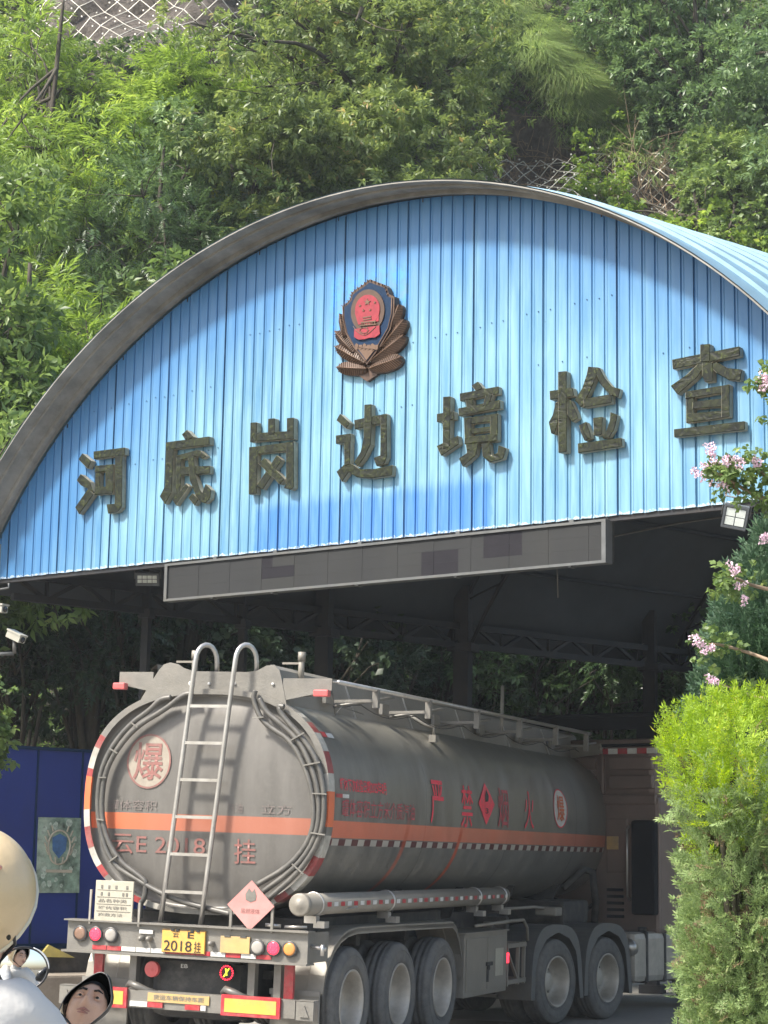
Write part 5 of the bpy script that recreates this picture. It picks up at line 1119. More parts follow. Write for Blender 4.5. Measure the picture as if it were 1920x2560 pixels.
# grass brow
n = 4200; s_ = rg.normal(3.5, .9, n); h_ = 22.6-1.0*(s_-3.2)+rg.normal(size=n)*.6; P = hill_pt(s_, h_, .15); dr = np.stack([.7+rg.normal(size=n)*.35, np.full(n, -.5), np.full(n, -.5)+rg.normal(size=n)*.25], -1)
o = stamp('long_grass', 'grass', P, dr, .62, LM['grass'], None, rg, ups=np.tile([0, -.6, 1.], (n, 1))); tag(o, 'long pale grass spilling over the brow above the hollow', 'grass', kind='stuff')
# dry twigs over the bare rock on the right
mb = MB(); rg2 = np.random.default_rng(11)
for i in range(420):
    if i < 280: s0, h0 = rg2.normal(5.9, .9), rg2.normal(18.5, .8)
    else: s0, h0 = rg2.normal(2.8, .8), rg2.normal(19.2, .7)
    P0 = hill_pt(np.array([s0]), np.array([h0]), .12)[0]; d = np.array([rg2.normal()*.7, -.25, rg2.normal()]); L_ = rg2.uniform(.4, 1.3); P1 = P0+d*L_*.5+rg2.normal(size=3)*.12; P2 = P1+d*L_*.4+rg2.normal(size=3)*.25-np.array([0, 0, .1]); mb.tube(poly_smooth([P0, P1, P2], 1), np.linspace(.013, .005, 4), 4, cap=False)
o = mb.build('dry_twigs', M['twig'], fix=False); tag(o, 'tangle of dry brown twigs and creepers over the bare rock', 'twigs', kind='stuff')
# rockfall netting: diamond mesh of wire with knots
mb = MB()
def net(s0, s1, h0, h1, st, out=.28):
    for sg in (-1, 1):
        c = s0-(h1-h0)
        while c < s1+(h1-h0):
            pts = []
            for h in np.arange(h0, h1+.01, st/2):
                s = c+(h-h0)*sg+(0 if sg > 0 else 0)
                if s0 <= s <= s1: pts.append(hill_pt(np.array([s]), np.array([h]), out+.05*math.sin(s*7+h*5))[0])
            if len(pts) > 1: mb.tube(pts, .012, 4, cap=False)
            c += st
    h = h0
    for i in range(int((s1-s0)/st)+1):
        for j in range(int((h1-h0)/st*2)+1):
            p = hill_pt(np.array([s0+i*st+(st/2 if j % 2 else 0)]), np.array([h0+j*st/2]), out+.02)[0]; mb.box(p-.018, p+.018)
net(1.0, 4.4, 17.4, 19.4, .42, 1.1); net(4.6, 8.4, 16.8, 19.6, .5); net(-10.5, -3.6, 20.8, 26, .6)
for hcab in (19.45,): mb.tube([hill_pt(np.array([s]), np.array([hcab+.04*math.sin(s)]), .33)[0] for s in np.linspace(1.0, 8, 30)], .014, 5)
mb.tube([hill_pt(np.array([5.25]), np.array([h]), .34)[0] for h in np.linspace(16.5, 19.5, 8)], .016, 5)
o = mb.build('rockfall_netting', M['wire'], fix=False); tag(o, 'diamond wire netting with small knots pinned over the rock face', 'netting')
# ---------------------------------------------------------------- golden conifer bush on the right
def bush(name, label, base, blobs, specs, seed, cat='bush', mixz=.13):
    rg = np.random.default_rng(seed); base = np.array(base, float); t = empty(name, base, 0, label, cat)
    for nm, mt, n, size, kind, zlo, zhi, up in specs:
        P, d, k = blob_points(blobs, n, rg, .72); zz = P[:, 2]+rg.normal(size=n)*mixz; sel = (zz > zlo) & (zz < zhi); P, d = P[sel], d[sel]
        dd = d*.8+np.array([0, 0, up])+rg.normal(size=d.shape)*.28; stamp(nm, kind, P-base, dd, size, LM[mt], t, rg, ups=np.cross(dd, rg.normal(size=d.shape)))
    mb = MB(); B = np.array(blobs)
    for b in B: mb.tube(poly_smooth([(0, 0, 0), (np.array([b[0], b[1], b[2]*.5])-base)*np.array([.5, .5, 1]), b[:3]-base], 2), np.linspace(.035, .01, 9 if 0 else len(poly_smooth([(0, 0, 0)]*3, 2))), 6)
    mb.build('stems', M['bark'], t); return t
D = 9.2
def BL(lst): return [(*at(x, y, d), r, rz) for x, y, d, r, rz in lst]
gb = BL([(1722,1862,9.2,.10,.13),(1790,1815,9.2,.10,.09),(1835,1792,9.25,.08,.08),(1750,1935,9.1,.12,.15),(1830,1905,9.0,.12,.16),(1900,1870,9.25,.09,.14),(1925,1790,9.3,.06,.10),(1705,1895,9.2,.07,.10),(1800,2000,9.0,.12,.16),(1870,1990,8.95,.11,.18),(1915,2060,8.95,.10,.16),(1735,2020,9.2,.07,.12)])
gb2 = BL([(1793,2090,9.2,.11,.16),(1830,2140,9.0,.14,.18),(1773,2180,9.2,.09,.14),(1900,2160,9.05,.12,.2),(1798,2280,9.2,.12,.16),(1850,2280,9.0,.15,.2),(1763,2340,9.2,.10,.15),(1800,2390,9.1,.13,.17),(1880,2400,9.0,.15,.22),(1930,2300,9.1,.15,.2),(1778,2470,9.2,.10,.15),(1820,2510,9.1,.14,.17),(1900,2540,9.0,.16,.2),(1788,2570,9.2,.10,.15),(1960,2480,9.1,.2,.3),(1810,2680,9.1,.2,.25),(1900,2760,9.1,.25,.25),(1840,2360,9.35,.2,.6),(1860,2050,9.4,.16,.3)])
b0 = at(1870, 2400, 9.3)
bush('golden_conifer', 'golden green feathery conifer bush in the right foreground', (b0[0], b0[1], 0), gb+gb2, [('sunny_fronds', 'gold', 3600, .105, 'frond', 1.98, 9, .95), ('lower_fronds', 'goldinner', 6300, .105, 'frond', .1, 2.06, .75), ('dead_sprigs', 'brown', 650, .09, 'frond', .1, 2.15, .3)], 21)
jb = BL([(1915,1540,11.4,.18,.3),(1955,1470,11.4,.16,.25),(1895,1640,11.2,.2,.3),(1845,1720,11.3,.14,.2),(1975,1600,11.3,.3,.35),(1905,1680,11.3,.25,.3),(1875,1620,11.4,.14,.22),(1945,1760,11.2,.3,.3),(1865,1760,11.4,.22,.25),(2005,1420,11.5,.22,.3),(1895,1860,11.2,.35,.4),(1965,2000,11.2,.4,.5),(1945,2250,11.2,.4,.5)])
b1 = at(1900, 2300, 11.4)
bush('juniper', 'dark blue-green juniper standing behind the golden bush at the right edge', (b1[0], b1[1], 0), jb, [('fronds', 'juniper', 9000, .15, 'frond', .9, 9, .9)], 22, 'conifer')
# crape myrtle: branches reaching in from the right
cb = at(2080, 2300, 10.6); cm = empty('crape_myrtle', (cb[0], cb[1], 0), 0, 'pink-flowering crape myrtle branches reaching in from the right edge', 'flowering tree'); cb = np.array([cb[0], cb[1], 0])
BR = [[(2100,2300,10.6),(2070,1700,10.5),(2010,1330,10.4),(1930,1255,10.3),(1850,1218,10.3),(1790,1180,10.2)], [(1990,1350,10.4),(1950,1230,10.3),(1905,1185,10.3),(1892,1150,10.3)], [(2030,1600,10.5),(1960,1480,10.4),(1880,1465,10.4),(1830,1440,10.3),(1800,1455,10.3)], [(2010,1500,10.4),(1960,1100,10.3),(1925,980,10.3),(1912,945,10.3)], [(2040,1700,10.5),(1900,1640,10.9),(1800,1610,10.8),(1760,1610,10.8)], [(1850,1235,10.3),(1820,1200,10.3),(1800,1160,10.3)], [(2040,1750,10.5),(1900,1750,10.8),(1790,1705,10.9)]]
mb = MB()
for B_ in BR:
    q = poly_smooth([at(*p)-cb for p in B_], 2); mb.tube(q, np.linspace(.03 if len(B_) > 5 else .014, .005, len(q)), 6)
mb.build('branches', M['twig'], cm)
rg = np.random.default_rng(31); P = []; Dr = []
for bi, B_ in enumerate(BR):
    q = np.array(poly_smooth([at(*p) for p in B_], 2)); q = q[len(q)//2:]
    for p in q:
        for _ in range(7 if len(B_) > 5 else 5): e = rg.normal(size=3)*.036; P.append(p+e-cb); Dr.append(e*8+rg.normal(size=3)*.5+np.array([0, 0, .2]))
stamp('leaves', 'broad', np.array(P), np.array(Dr), .07, LM['mid'], cm, rg)
FL = [(1772,1130),(1778,1150),(1765,1165),(1742,1180),(1750,1190),(1785,1158),(1808,1158),(1815,1150),(1795,1208),(1802,1218),(1885,1148),(1895,1158),(1908,945),(1916,955),(1905,962),(1828,1420),(1832,1428),(1857,1500),(1852,1460),(1738,1598),(1748,1608),(1765,1618),(1775,1622),(1785,1700),(1778,1704),(1915,1345),(1912,1352),(1840,1155),(1848,1165),(1775,1118)]
P = []
for (x, y) in FL:
    c = at(x, y, 10.25)
    for _ in range(5): P.append(c+rg.normal(size=3)*.015-cb)
P = np.array(P); o = stamp('blossom', 'petal', P, rg.normal(size=P.shape), .030, M['flower'], cm, rg)
# leaves of a shrub at the far left edge
rg = np.random.default_rng(77); tree('leafy_shrub', 'small shrub with lit leaves poking in at the left edge above the blue hoarding', base_of(-60, 2000, 22), [(*at(x, y, 22), .22, .25) for x, y in ((-20,1750),(-30,1830),(-10,1870),(-60,1780),(-50,1900))], 120, 'broad', .2, LM['mid'], 'shrub', TR, .05, seed=5)
# ================================================================ LEFT: hoarding, island, security cameras
hp0, hp1 = at(-260, 1872, 23.0), at(420, 1904, 25.2); hx = Vector((hp0[0], hp0[1], 0)); hy = Vector((hp1[0], hp1[1], 0))
hd = (hy-hx); HL = hd.length; ang = math.atan2(hd.y, hd.x)
hb = empty('blue_hoarding', hx, ang, 'dark blue hoarding wall to the left of the tanker', 'hoarding')
mb = MB(); nP = 6
for i in range(nP): mb.box((i*HL/nP+.004, 0, .80), ((i+1)*HL/nP-.004, .05, 3.12))
mb.build('panels', M['navy'], hb)
mb = MB()
for i in range(nP+1): mb.box((i*HL/nP-.012, -.012, .80), (i*HL/nP+.012, .0, 3.12))
mb.build('joint_strips', M['emblue'], hb)
mb = MB(); mb.box((0, -.02, 3.12), (HL, .07, 3.16)); mb.box((0, -.02, .74), (HL, .07, .80)); mb.build('rails', M['emblue'], hb)
# poster with crest on the hoarding (px 85..200, 2043..2232)
def onh(x, y, off=.0):
    n_ = np.array([math.sin(ang), -math.cos(ang), 0]); P0 = np.array(hx)+n_*off; r = ray(x, y); P = CAM+r*((P0-CAM)@n_)/(r@n_); q = P-np.array(hx); return q[0]*math.cos(ang)+q[1]*math.sin(ang), P[2]
c4 = [onh(95, 2043), onh(201, 2045), onh(196, 2232), onh(88, 2232)]
M['poster'] = mat('poster_print', (.16, .24, .19), .4, 0, .8, 7, (.42, .50, .42), .9, 0, 40)
po = MB(); po.prism(c4, lambda p, o: (p[0], o, p[1]), -.02, -.004); po = po.build('poster', M['poster']); po.location = hx; po.rotation_euler.z = ang; tag(po, 'tall faded green poster with a shield crest on the dark blue hoarding', 'poster')
pc = np.mean(c4, axis=0); cxp, czp = onh(146, 2115)
mb = MB(); mb.tube([(cxp+.15*math.cos(t), -.024, czp+.19*math.sin(t)-(.03 if math.sin(t) < -.7 else 0)) for t in np.linspace(0, 6.283, 25)[:-1]], .012, 5, closed=True)
for sg in (-1, 1):
    for i in range(7):
        t = -1.3+i*.38; mb.bar((cxp+sg*.17*math.cos(t), -.024, czp+.21*math.sin(t)), (cxp+sg*.21*math.cos(t), -.024, czp+.21*math.sin(t)+.07), .012, .03, 0, (0, 1, 0))
mb.build('crest_wreath', M['board'], po)
mb = MB(); mb.prism([(cxp-.10, czp+.10), (cxp, czp+.15), (cxp+.10, czp+.10), (cxp+.09, czp-.05), (cxp, czp-.15), (cxp-.09, czp-.05)], lambda p, o: (p[0], o, p[1]), -.027, -.021); mb.build('crest_shield', mat('crest_blue', (.05, .13, .28), .4, 0, .3, 14), po)
mb = MB(); rp_ = random.Random(8); (ax0, az0), (ax1, az1) = c4[3], c4[1]
for i in range(46):
    px_, pz_ = rp_.uniform(ax0+.05, ax1-.06), rp_.uniform(az0+.06, az1-.06)
    if abs(px_-cxp) < .2 and abs(pz_-czp) < .24: continue
    r_0 = rp_.uniform(.018, .045); mb.prism([(px_+r_0*rp_.uniform(.6, 1.2)*math.cos(t), pz_+r_0*1.25*rp_.uniform(.6, 1.2)*math.sin(t)) for t in np.linspace(0, 6.283, 9)[:-1]], lambda p, o: (p[0], o, p[1]), -.0225-.0003*(i % 5), -.0205)
mb.build('printed_flowers', mat('poster_pale_print', (.34, .42, .36), .5, 0, .5, 30), po)
mb = MB(); mb.box((cxp-.17, -.026, czp-.32), (cxp+.19, -.021, czp-.285)); mb.build('crest_scroll', M['board'], po)
# island
i0, i1 = at(-200, 2400, 22.2), at(330, 2420, 23.8); ih = Vector((i0[0], i0[1], 0)); idd = Vector((i1[0]-i0[0], i1[1]-i0[1], 0)); ia = math.atan2(idd.y, idd.x); IL = idd.length
isl = empty('concrete_island', ih, ia, 'low brown concrete island with a yellow mark below the blue hoarding', 'traffic island')
mb = MB(); mb.box((0, 0, -.02), (IL, 1.2, .46), 0, .03); mb.build('kerb', M['conc'], isl)
mb = MB(); mb.box((0, .5, .46), (IL, 1.4, .74)); mb.build('dark_plinth', M['dark'], isl)
def oni(x, y, off=0.):
    n_ = np.array([math.sin(ia), -math.cos(ia), 0]); P0 = np.array(ih)+n_*off; r = ray(x, y); P = CAM+r*((P0-CAM)@n_)/(r@n_); q = P-np.array(ih); return q[0]*math.cos(ia)+q[1]*math.sin(ia), P[2]
tp = [oni(98, 2392, -.45), oni(186, 2394, -.45), oni(122, 2362, -.45)]
mb = MB(); mb.prism(tp, lambda p, o: (p[0], o, p[1]), .44, .49); mb.build('yellow_marker', mat('marker_yellow', (.62, .52, .14), .6, 0, .15, 8, DUST, .4), isl)
# security cameras on a pole at the left edge
cp = at(-40, 1900, 20.0); cpz = Vector((cp[0], cp[1], 0)); pole = empty('camera_pole', cpz, 0, 'pole at the left edge carrying two pale security cameras', 'camera pole')
def cl(x, y, D=20.0): return Vector(at(x, y, D))-cpz
mb = MB(); mb.cyl((0, 0, 0), (0, 0, 5.0), .06, 14); mb.build('pole', M['galv'], pole)
mb = MB(); mb.tube([cl(-40, 1636), cl(35, 1634)], .018, 8); mb.tube([cl(36, 1634), cl(36, 1600)], .02, 8); mb.tube([cl(-40, 1480), cl(22, 1470), cl(22, 1458)], .012, 6); mb.build('arm', M['galv'], pole)
def scam(x, y, L_, r0, tilt, nm='security_camera'):
    c = cl(x, y); d = Vector(CR)*math.cos(tilt)+Vector((0, 0, -1))*math.sin(tilt)-Vector(CF)*.5; d.normalize(); mb = MB(); mb.bar(c-d*L_*.5, c+d*L_*.5, .10, .07); mb.bar(c-d*L_*.45+Vector((0, 0, .045)), c+d*L_*.62+Vector((0, 0, .045)), .12, .018)
    k = mb.build(nm, M['camwhite'], pole); mb = MB(); mb.tube([c+d*(L_*.5), c+d*(L_*.5+.012)], .03, 12); mb.build('lens', M['glass'], k)
scam(40, 1592, .18, 0, RAD(22)); scam(2, 1523, .10, 0, RAD(0))
# ---- thin haze added to imitate windscreen glare lifting the dark tones
mb = MB(); mb.box((-70, -30, -1.2), (75, 75, 62)); hz_, t, p = newmat('glare_haze'); t.nodes.remove(p); v_ = t.nodes.new('ShaderNodeVolumePrincipled'); v_.inputs['Density'].default_value = .0006; v_.inputs['Color'].default_value = (.86, .93, 1, 1)
t.links.new(v_.outputs[0], t.nodes['Material Output'].inputs['Volume']); o = mb.build('haze', hz_); tag(o, 'thin pale haze added to imitate windscreen glare over the bank behind the shed', 'haze', kind='stuff')
# ================================================================ MOTORCYCLIST
def skin_body(name, verts, edges, radii, mt, parent=None, sub=2):
    me = bpy.data.meshes.new(name); me.from_pydata([tuple(v) for v in verts], edges, []); o = link(name, me, mt, parent)
    sk = o.modifiers.new('skin', 'SKIN'); sk.use_smooth_shade = True
    for i, r in enumerate(radii): q = me.skin_vertices[0].data[i]; q.radius = (r, r) if not hasattr(r, '__len__') else r; q.use_root = (i == 0)
    ss_ = o.modifiers.new('sub', 'SUBSURF'); ss_.levels = sub; ss_.render_levels = sub
    bpy.context.view_layer.update(); ev = o.evaluated_get(bpy.context.evaluated_depsgraph_get()); m2 = bpy.data.meshes.new_from_object(ev); o.modifiers.clear(); o.data = m2
    if not m2.materials: m2.materials.append(mt)
    return o
# rider frame: f forward (right and away), l left of the rider
fwd = Vector(R2.tolist()+[0])*.80+Vector(V2.tolist()+[0])*.60; fwd.normalize(); lft = Vector((0, 0, 1)).cross(fwd)
hc = Vector(at(-62, 2248, 4.05)); gz = 0.0
rb = hc-fwd*.28; rb = Vector((rb.x, rb.y, 0.0))
def rp(f_, l_, z): return rb+fwd*f_+lft*l_+Vector((0, 0, z))
mirN = Vector(at(222, 2500, 4.28)); mirF = Vector(at(58, 2422, 4.80))
shR = Vector(at(45, 2500, 4.02)); neck = hc+Vector((0, 0, -.19))-fwd*.03; shL = neck+(neck-shR)*1.0; shL.z = shR.z
barR = Vector(at(250, 2720, 4.22)); barL = barR+(mirF-mirN)*1.15; barL.z = barR.z
elR = shR*.45+barR*.55+Vector((0, 0, -.10))-lft*.05; elL = shL*.5+barL*.5+Vector((0, 0, -.1))+lft*.05
pel = rp(-.12, 0, .82)
Vv = [pel, pel*.5+neck*.5+Vector((0, 0, .0))-fwd*.03, neck-Vector((0, 0, .11)), neck-Vector((0, 0, .03)), neck+Vector((0, 0, .08)), shR, elR, barR, shL, elL, barL,
      pel+lft*.10-Vector((0, 0, .03)), rp(.42, .16, .74), rp(.34, .15, .30), rp(.50, .15, .26), pel-lft*.10-Vector((0, 0, .03)), rp(.42, -.16, .74), rp(.34, -.15, .30), rp(.50, -.15, .26)]
Ee = [(0, 1), (1, 2), (2, 3), (3, 4), (2, 5), (5, 6), (6, 7), (2, 8), (8, 9), (9, 10), (0, 11), (11, 12), (12, 13), (13, 14), (0, 15), (15, 16), (16, 17), (17, 18)]
Rr = [.15, .155, .13, .075, .055, .088, .062, .038, .088, .062, .038, .095, .075, .055, .04, .095, .075, .055, .04]
person = empty('person', rb, 0, 'person in cream helmet and white jacket on a scooter, seen from behind', 'person')
PI_ = Matrix.Translation(-rb)
jac = skin_body('jacket', Vv[:11], [e for e in Ee if max(e) < 11], Rr[:11], M['jacket'], person, 3); jac.matrix_local = PI_
from mathutils import noise as mn
for v in jac.data.vertices:
    q = v.co*9; v.co += v.normal*(.011*mn.noise(Vector((q.x, q.y, q.z*.6)))+.005*mn.noise(q*2.7))
trs = skin_body('trousers', [Vv[0]]+Vv[11:], [(0, 1), (1, 2), (2, 3), (3, 4), (0, 5), (5, 6), (6, 7), (7, 8)], [.15]+Rr[11:], M['cabdark'], person); trs.matrix_local = PI_
# head: one smooth surface with face
fdir = (Vector(R2.tolist()+[0])*.50+Vector(V2.tolist()+[0])*.86).normalized(); fl_ = Vector((0, 0, 1)).cross(fdir).normalized(); fu = fdir.cross(fl_); fu = Vector((0, 0, 1))
def head_mesh():
    bm = bmesh.new(); bmesh.ops.create_uvsphere(bm, u_segments=96, v_segments=72, radius=1)
    def G(p, c, s): return math.exp(-((p[1]-c[0])**2/s[0]**2+(p[2]-c[1])**2/s[1]**2))
    for v in bm.verts:
        x, y, z = v.co; X_, Y_, Z_ = x*.098, y*.078, z*.118
        if Z_ < 0: k = 1-.30*(-Z_/.118)**1.6; Y_ *= k; X_ *= (1-.12*(-Z_/.118)**2)
        if x > 0:
            q = (0, Y_, Z_); f = x
            X_ += f*(.030*G(q, (0, -.022), (.012, .015))+.017*G(q, (0, .002), (.0075, .03))            # nose
                 -.012*(G(q, (.030, .008), (.017, .013))+G(q, (-.030, .008), (.017, .013)))            # sockets
                 +.007*(G(q, (.03, .028), (.022, .008))+G(q, (-.03, .028), (.022, .008)))              # brow
                 +.008*(G(q, (.040, -.02), (.018, .018))+G(q, (-.040, -.02), (.018, .018)))            # cheek bones
                 +.010*G(q, (0, -.052), (.022, .007))+.008*G(q, (0, -.063), (.018, .007))-.006*G(q, (0, -.057), (.024, .003))  # lips
                 +.014*G(q, (0, -.092), (.022, .014))
                 +.008*(G(q, (.013, -.032), (.006, .006))+G(q, (-.013, -.032), (.006, .006))))
        v.co = Vector((X_, Y_, Z_))
    me = bpy.data.meshes.new('head'); bm.to_mesh(me); bm.free(); me.polygons.foreach_set('use_smooth', [True]*len(me.polygons)); return me
hr_ = Matrix((fdir, fl_, fu)).transposed().to_4x4(); hm_ = Matrix.Translation(hc-rb+Vector((0, 0, -.045))) @ hr_
hd_ = link('head', head_mesh(), M['skin'], person); hd_.matrix_local = hm_
def hpart(mb, name, mt, smooth=True): o = mb.build(name, mt, hd_, fix=True); return o
for sg in (-1, 1):
    mb = MB(); mb.lathe([(.0105*math.sin(a), .0105*math.cos(a)) for a in np.linspace(-1.5, 1.5, 12)], (.0835, sg*.031, .007), 'x', 16); hpart(mb, 'eye', M['eyew'])
    mb = MB(); mb.lathe([(.0, .0055), (.0022, .0045), (.0025, .0003)], (.0925, sg*.031, .006), 'x', 14); hpart(mb, 'iris', M['hair'])
    mb = MB(); mb.tube([(.086, sg*.017, .010), (.091, sg*.024, .0145), (.0915, sg*.033, .0155), (.086, sg*.045, .011)], [.003, .0055, .0055, .003], 8); mb.tube([(.086, sg*.019, .002), (.0895, sg*.031, -.0005), (.085, sg*.043, .002)], [.003, .0045, .003], 8); hpart(mb, 'eyelid', M['skin'])
    mb = MB(); mb.tube([(.099, sg*.013, .027), (.100, sg*.028, .0305), (.091, sg*.046, .028)], [.0035, .004, .0015], 6); hpart(mb, 'eyebrow', M['hair'])
    mb = MB(); mb.tube([(.004, sg*.078, .02), (-.012, sg*.088, .018), (-.014, sg*.088, -.012), (.0, sg*.08, -.026)], [.006, .009, .009, .005], 8); hpart(mb, 'ear', M['skin'])
mb = MB(); mb.tube([(.100, -.022, -.056), (.110, 0, -.0535), (.100, .022, -.056)], [.002, .005, .002], 8); mb.tube([(.098, -.018, -.063), (.108, 0, -.065), (.098, .018, -.063)], [.002, .0055, .002], 8); hpart(mb, 'mouth', M['lip'])
mb = MB(); N1, N2 = 40, 14; vs = []
for j in range(N2+1):
    for i in range(N1):
        t = 2*math.pi*i/N1; fr = max(0, math.cos(t)); zl = -.02+.088*fr**1.2; zl += .004*math.sin(t*17); ph0 = math.asin(zl/.122); ph = math.pi/2-(math.pi/2-ph0)*j/N2; vs.append((.1005*math.cos(ph)*math.cos(t), .0815*math.cos(ph)*math.sin(t), .122*math.sin(ph)))
mb.add(vs, [(j*N1+i, j*N1+(i+1) % N1, (j+1)*N1+(i+1) % N1, (j+1)*N1+i) for j in range(N2) for i in range(N1)], 0, True); hpart(mb, 'hair', M['hair'])
# helmet: open-face shell with trim, strap rivets
def helm():
    mb = MB(); nA, nB = 48, 26; vs = []
    a_, b_, c_ = .138, .122, .138
    for j in range(nB+1):
        for i in range(nA):
            t = 2*math.pi*i/nA; front = max(0, math.cos(t)); zlow = -.128+.250*front**1.8; ph0 = math.asin(max(-1, min(1, zlow/c_))); ph = math.pi/2-(math.pi/2-ph0)*j/nB
            vs.append((a_*math.cos(ph)*math.cos(t)-.008, b_*math.cos(ph)*math.sin(t), c_*math.sin(ph)))
    fs = [(j*nA+i, j*nA+(i+1) % nA, (j+1)*nA+(i+1) % nA, (j+1)*nA+i) for j in range(nB) for i in range(nA)]
    mb.add(vs, fs, 0, True); rim = [vs[nB*nA+i] for i in range(nA)]; return mb, rim
hm, rim = helm(); mh = Matrix.Translation(hc-rb+Vector((0, 0, .012))) @ hr_
he = hm.build('helmet', [M['helmet'], M['mblack']], person, fix=True); he.matrix_local = mh
so_ = he.modifiers.new('solid', 'SOLIDIFY'); so_.thickness = .008; so_.offset = -1; so_.material_offset = 1; so_.material_offset_rim = 1
mb = MB(); mb.tube(rim, .0055, 8, closed=True); mb.tube([(-.008+.1395*math.sin(a), 0.0, .1435*math.cos(a)) for a in np.linspace(-.2, .95, 12)], .003, 6); mb.build('trim', M['trim'], he)
mb = MB()
for sg in (-1, 1): mb.lathe([(0.0, .006), (.004, .004), (.005, .0003)], (-.02, sg*.113, -.085), 'y', 10); mb.lathe([(0.0, .006), (.004, .004), (.005, .0003)], (-.11, sg*.06, -.09), 'y', 10)
mb.build('rivet', M['bark'], he)
mb = MB(); mb.tube([(-.075, -.101, .052), (-.062, -.105, .060), (-.05, -.109, .052)], .004, 5, 0); mb.tube([(-.08, -.104, .02), (-.066, -.109, .023)], .0035, 5, 1); mb.build('sticker', [mat('sticker_red', (.6, .28, .22), .4), mat('sticker_blue', (.42, .48, .52), .4)], he)
mb = MB(); mb.tube([(.0, .10, -.04), (.03, .085, -.10), (.05, 0, -.165), (.03, -.085, -.10), (.0, -.10, -.04)], .005, 6); mb.build('chin_strap', M['mblack'], he)
# hands: palm with five separate curled fingers closed on the grips
def hand(wrist, grip, axis, thumb_side):
    axis = axis.normalized(); d = (grip-wrist).normalized(); n_ = axis.cross(d).normalized(); V_ = [wrist, wrist*.45+grip*.55]; E_ = [(0, 1)]; R_ = [.026, .028]
    out = []
    palm = skin_body('hand', [wrist, wrist*.5+grip*.5, grip-d*.02], [(0, 1), (1, 2)], [(.022, .03), (.018, .042), (.014, .040)], M['skin'], person, 2); palm.matrix_local = PI_
    for i, (o_, L_) in enumerate(((-.030, .062), (-.010, .070), (.010, .066), (.030, .054))):
        b = grip-d*.025+axis*o_; P = [b, b+d*L_*.45+n_*.016, b+d*L_*.62-n_*.008, b+d*L_*.35-n_*.030]; f = skin_body('finger', P, [(0, 1), (1, 2), (2, 3)], [.010, .0095, .0088, .008], M['skin'], palm, 1)
    b = wrist*.35+grip*.65+axis*thumb_side*.035; P = [b, b+axis*thumb_side*.018+d*.02-n_*.012, b+d*.04-n_*.03+axis*thumb_side*.008]; skin_body('thumb', P, [(0, 1), (1, 2)], [.012, .0105, .009], M['skin'], palm, 1)
ba = (barL-barR).normalized()
hand(barR-fwd*.03-(barR-elR).normalized()*.02, barR+(barR-elR).normalized()*.06, ba, 1); hand(barL-fwd*.03, barL+(barL-elL).normalized()*.06, ba, -1)
# scooter
sc = empty('scooter', rb, 0, 'motor scooter under the rider at the left edge, two mirrors in view', 'scooter')
def sk(o): o.matrix_local = PI_; return o
bc = (barL+barR)/2
mb = MB(); mb.tube(poly_smooth([barR, barR*.6+bc*.4-fwd*.02, bc-Vector((0, 0, .03)), barL*.6+bc*.4-fwd*.02, barL], 2), .014, 8); mb.tube([bc-Vector((0, 0, .03)), bc+fwd*.10-Vector((0, 0, .5)), bc+fwd*.22-Vector((0, 0, .82))], .03, 10); sk(mb.build('handlebar', M['mblack'], sc))
mb = MB(); mb.tube(poly_smooth([barR*.75+bc*.25, barR*.8+bc*.2+Vector((0, 0, .1)), mirN-Vector((0, 0, .08)), mirN], 2), .006, 6); mb.tube(poly_smooth([barL*.75+bc*.25, barL*.8+bc*.2+Vector((0, 0, .1)), mirF-Vector((0, 0, .07)), mirF], 2), .006, 6); sk(mb.build('mirror_stem', M['mblack'], sc))
def mirror(c, target, outline, Rc, rimmat, wd):
    n_ = ((Vector(CAM)-c).normalized()+(target-c).normalized()).normalized(); x_ = Vector((0, 0, 1)).cross(n_).normalized(); y_ = n_.cross(x_); Rm = Matrix((x_, y_, n_)).transposed().to_4x4()
    hs = MB(); k = len(outline); C0 = (sum(p[0] for p in outline)/k, sum(p[1] for p in outline)/k)
    vs = [(p[0]*1.04, p[1]*1.04, .004) for p in outline]+[(p[0]*1.07, p[1]*1.07, -.004) for p in outline]+[(p[0]*.85, p[1]*.85, -.028) for p in outline]+[(p[0]*.4, p[1]*.4, -.038) for p in outline]
    hs.add(vs, [(r*k+i, r*k+(i+1) % k, (r+1)*k+(i+1) % k, (r+1)*k+i) for r in range(3) for i in range(k)]+[tuple(3*k+i for i in range(k))], 0, True)
    h = hs.build('mirror', M['mblack'], sc); h.matrix_local = Matrix.Translation(c-rb) @ Rm
    g_ = MB(); nr = 10; vs = [(0, 0, 0)]
    for r in range(1, nr+1):
        for p in outline: q = (p[0]*r/nr, p[1]*r/nr); vs.append((q[0], q[1], -(q[0]**2+q[1]**2)/(2*Rc)))
    fs = [(0, 1+i, 1+(i+1) % k) for i in range(k)]+[(1+(r-1)*k+i, 1+r*k+i, 1+r*k+(i+1) % k, 1+(r-1)*k+(i+1) % k) for r in range(1, nr) for i in range(k)]
    zoff = .006; g_.add([(a, b, z+zoff) for a, b, z in vs], fs, 0, True); g_.build('mirror_glass', M['chrome'], h, fix=False)
    rm_ = MB(); rm_.tube([(p[0]*1.03, p[1]*1.03, .004) for p in outline], wd, 6, closed=True); rm_.build('mirror_rim', rimmat, h)
    return h
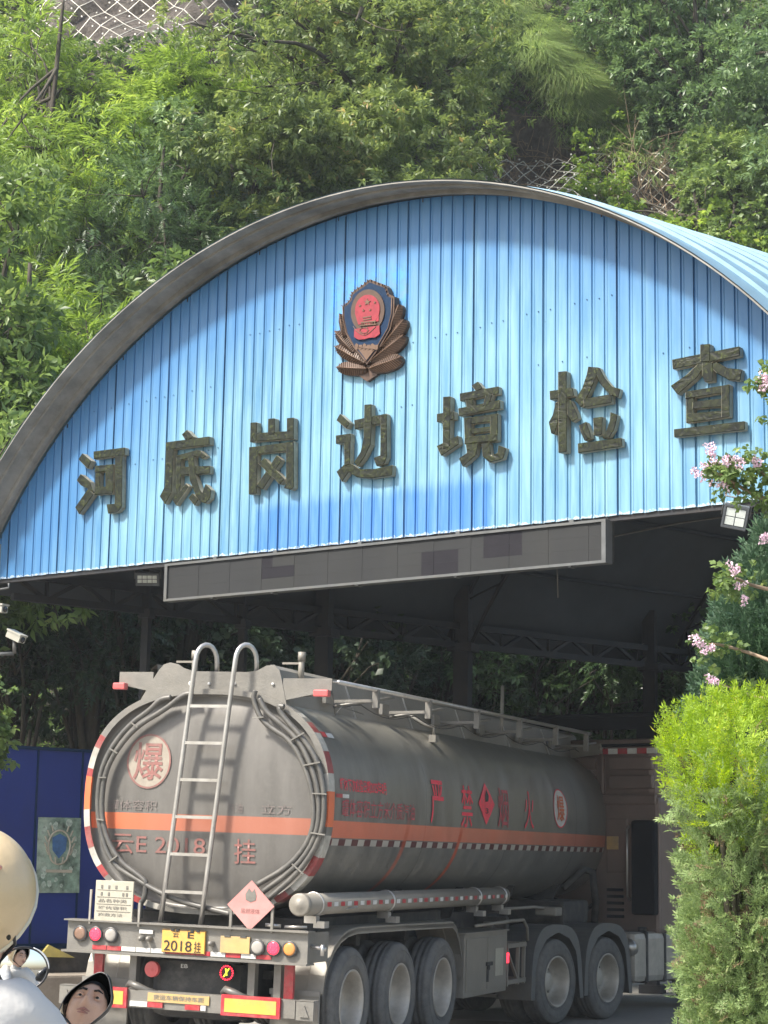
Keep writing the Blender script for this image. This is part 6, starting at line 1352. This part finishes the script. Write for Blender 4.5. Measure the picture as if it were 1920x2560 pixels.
def rounded(P, it=2):
    P = [np.array(p, float) for p in P]
    for _ in range(it): P = [q for i in range(len(P)) for q in (P[i]*.8+P[(i+1) % len(P)]*.2, P[i]*.2+P[(i+1) % len(P)]*.8)]
    return [tuple(p) for p in P]
facep = hc+fdir*.10+Vector((0, 0, -.055))
mirror(mirN, facep, rounded([(-.066, -.052), (-.01, -.075), (.058, -.012), (.038, .052), (.012, .062), (-.052, .012)]), 1.15, M['mblack'], .0018)
hF = mirror(mirF, facep+Vector((0, 0, -.12))+fwd*.0, [(.058*math.cos(t), .050*math.sin(t)) for t in np.linspace(0, 2*math.pi, 33)[:-1]], .45, M['mblack'], .003)
mb = MB(); mb.tube([(.062*math.cos(t), .054*math.sin(t), .0065) for t in np.linspace(.0, 1.2, 14)], [.001, .002, .0028, .002, .001], 8); mb.build('white_trim', M['mwhite'], hF)
mb = MB(); mb.tube([rp(-.55, 0, .78), rp(-.3, 0, .80), rp(.08, 0, .77)], [.10, .13, .10], 14); sk(mb.build('saddle', M['mblack'], sc))
mb = MB(); mb.tube([rp(-.62, 0, .62), rp(-.35, 0, .58), rp(0, 0, .48), rp(.1, 0, .3), rp(.5, 0, .28)], [.08, .15, .16, .14, .13], 14); q1 = bc+fwd*.14; q1 = q1-rb; mb.tube([Vector((0, 0, 0))+rp(.5, 0, .28), rp(.62, 0, .55), bc+fwd*.12-Vector((0, 0, .15))], [.14, .17, .12], 14); sk(mb.build('body', M['jacket'], sc))
for f_ in (-.5, .85):
    w_ = empty('wheel', rp(f_, 0, .23)-rb); w_.parent = sc; w_.rotation_euler.z = math.atan2(fwd.y, fwd.x)+math.pi/2
    mb = MB(); mb.lathe([(-.04, .17), (-.05, .20), (-.03, .225), (0, .232), (.03, .225), (.05, .20), (.04, .17)], (0, 0, 0), 'x', 32); mb.build('tyre', M['rubber'], w_); mb = MB(); mb.lathe([(-.03, .17), (-.02, .05), (-.04, .03), (.04, .03), (.02, .05), (.03, .17)], (0, 0, 0), 'x', 32); mb.build('rim', M['hub'], w_)
print('tris', sum(len(o.data.polygons) for o in bpy.data.objects if o.type == 'MESH'))
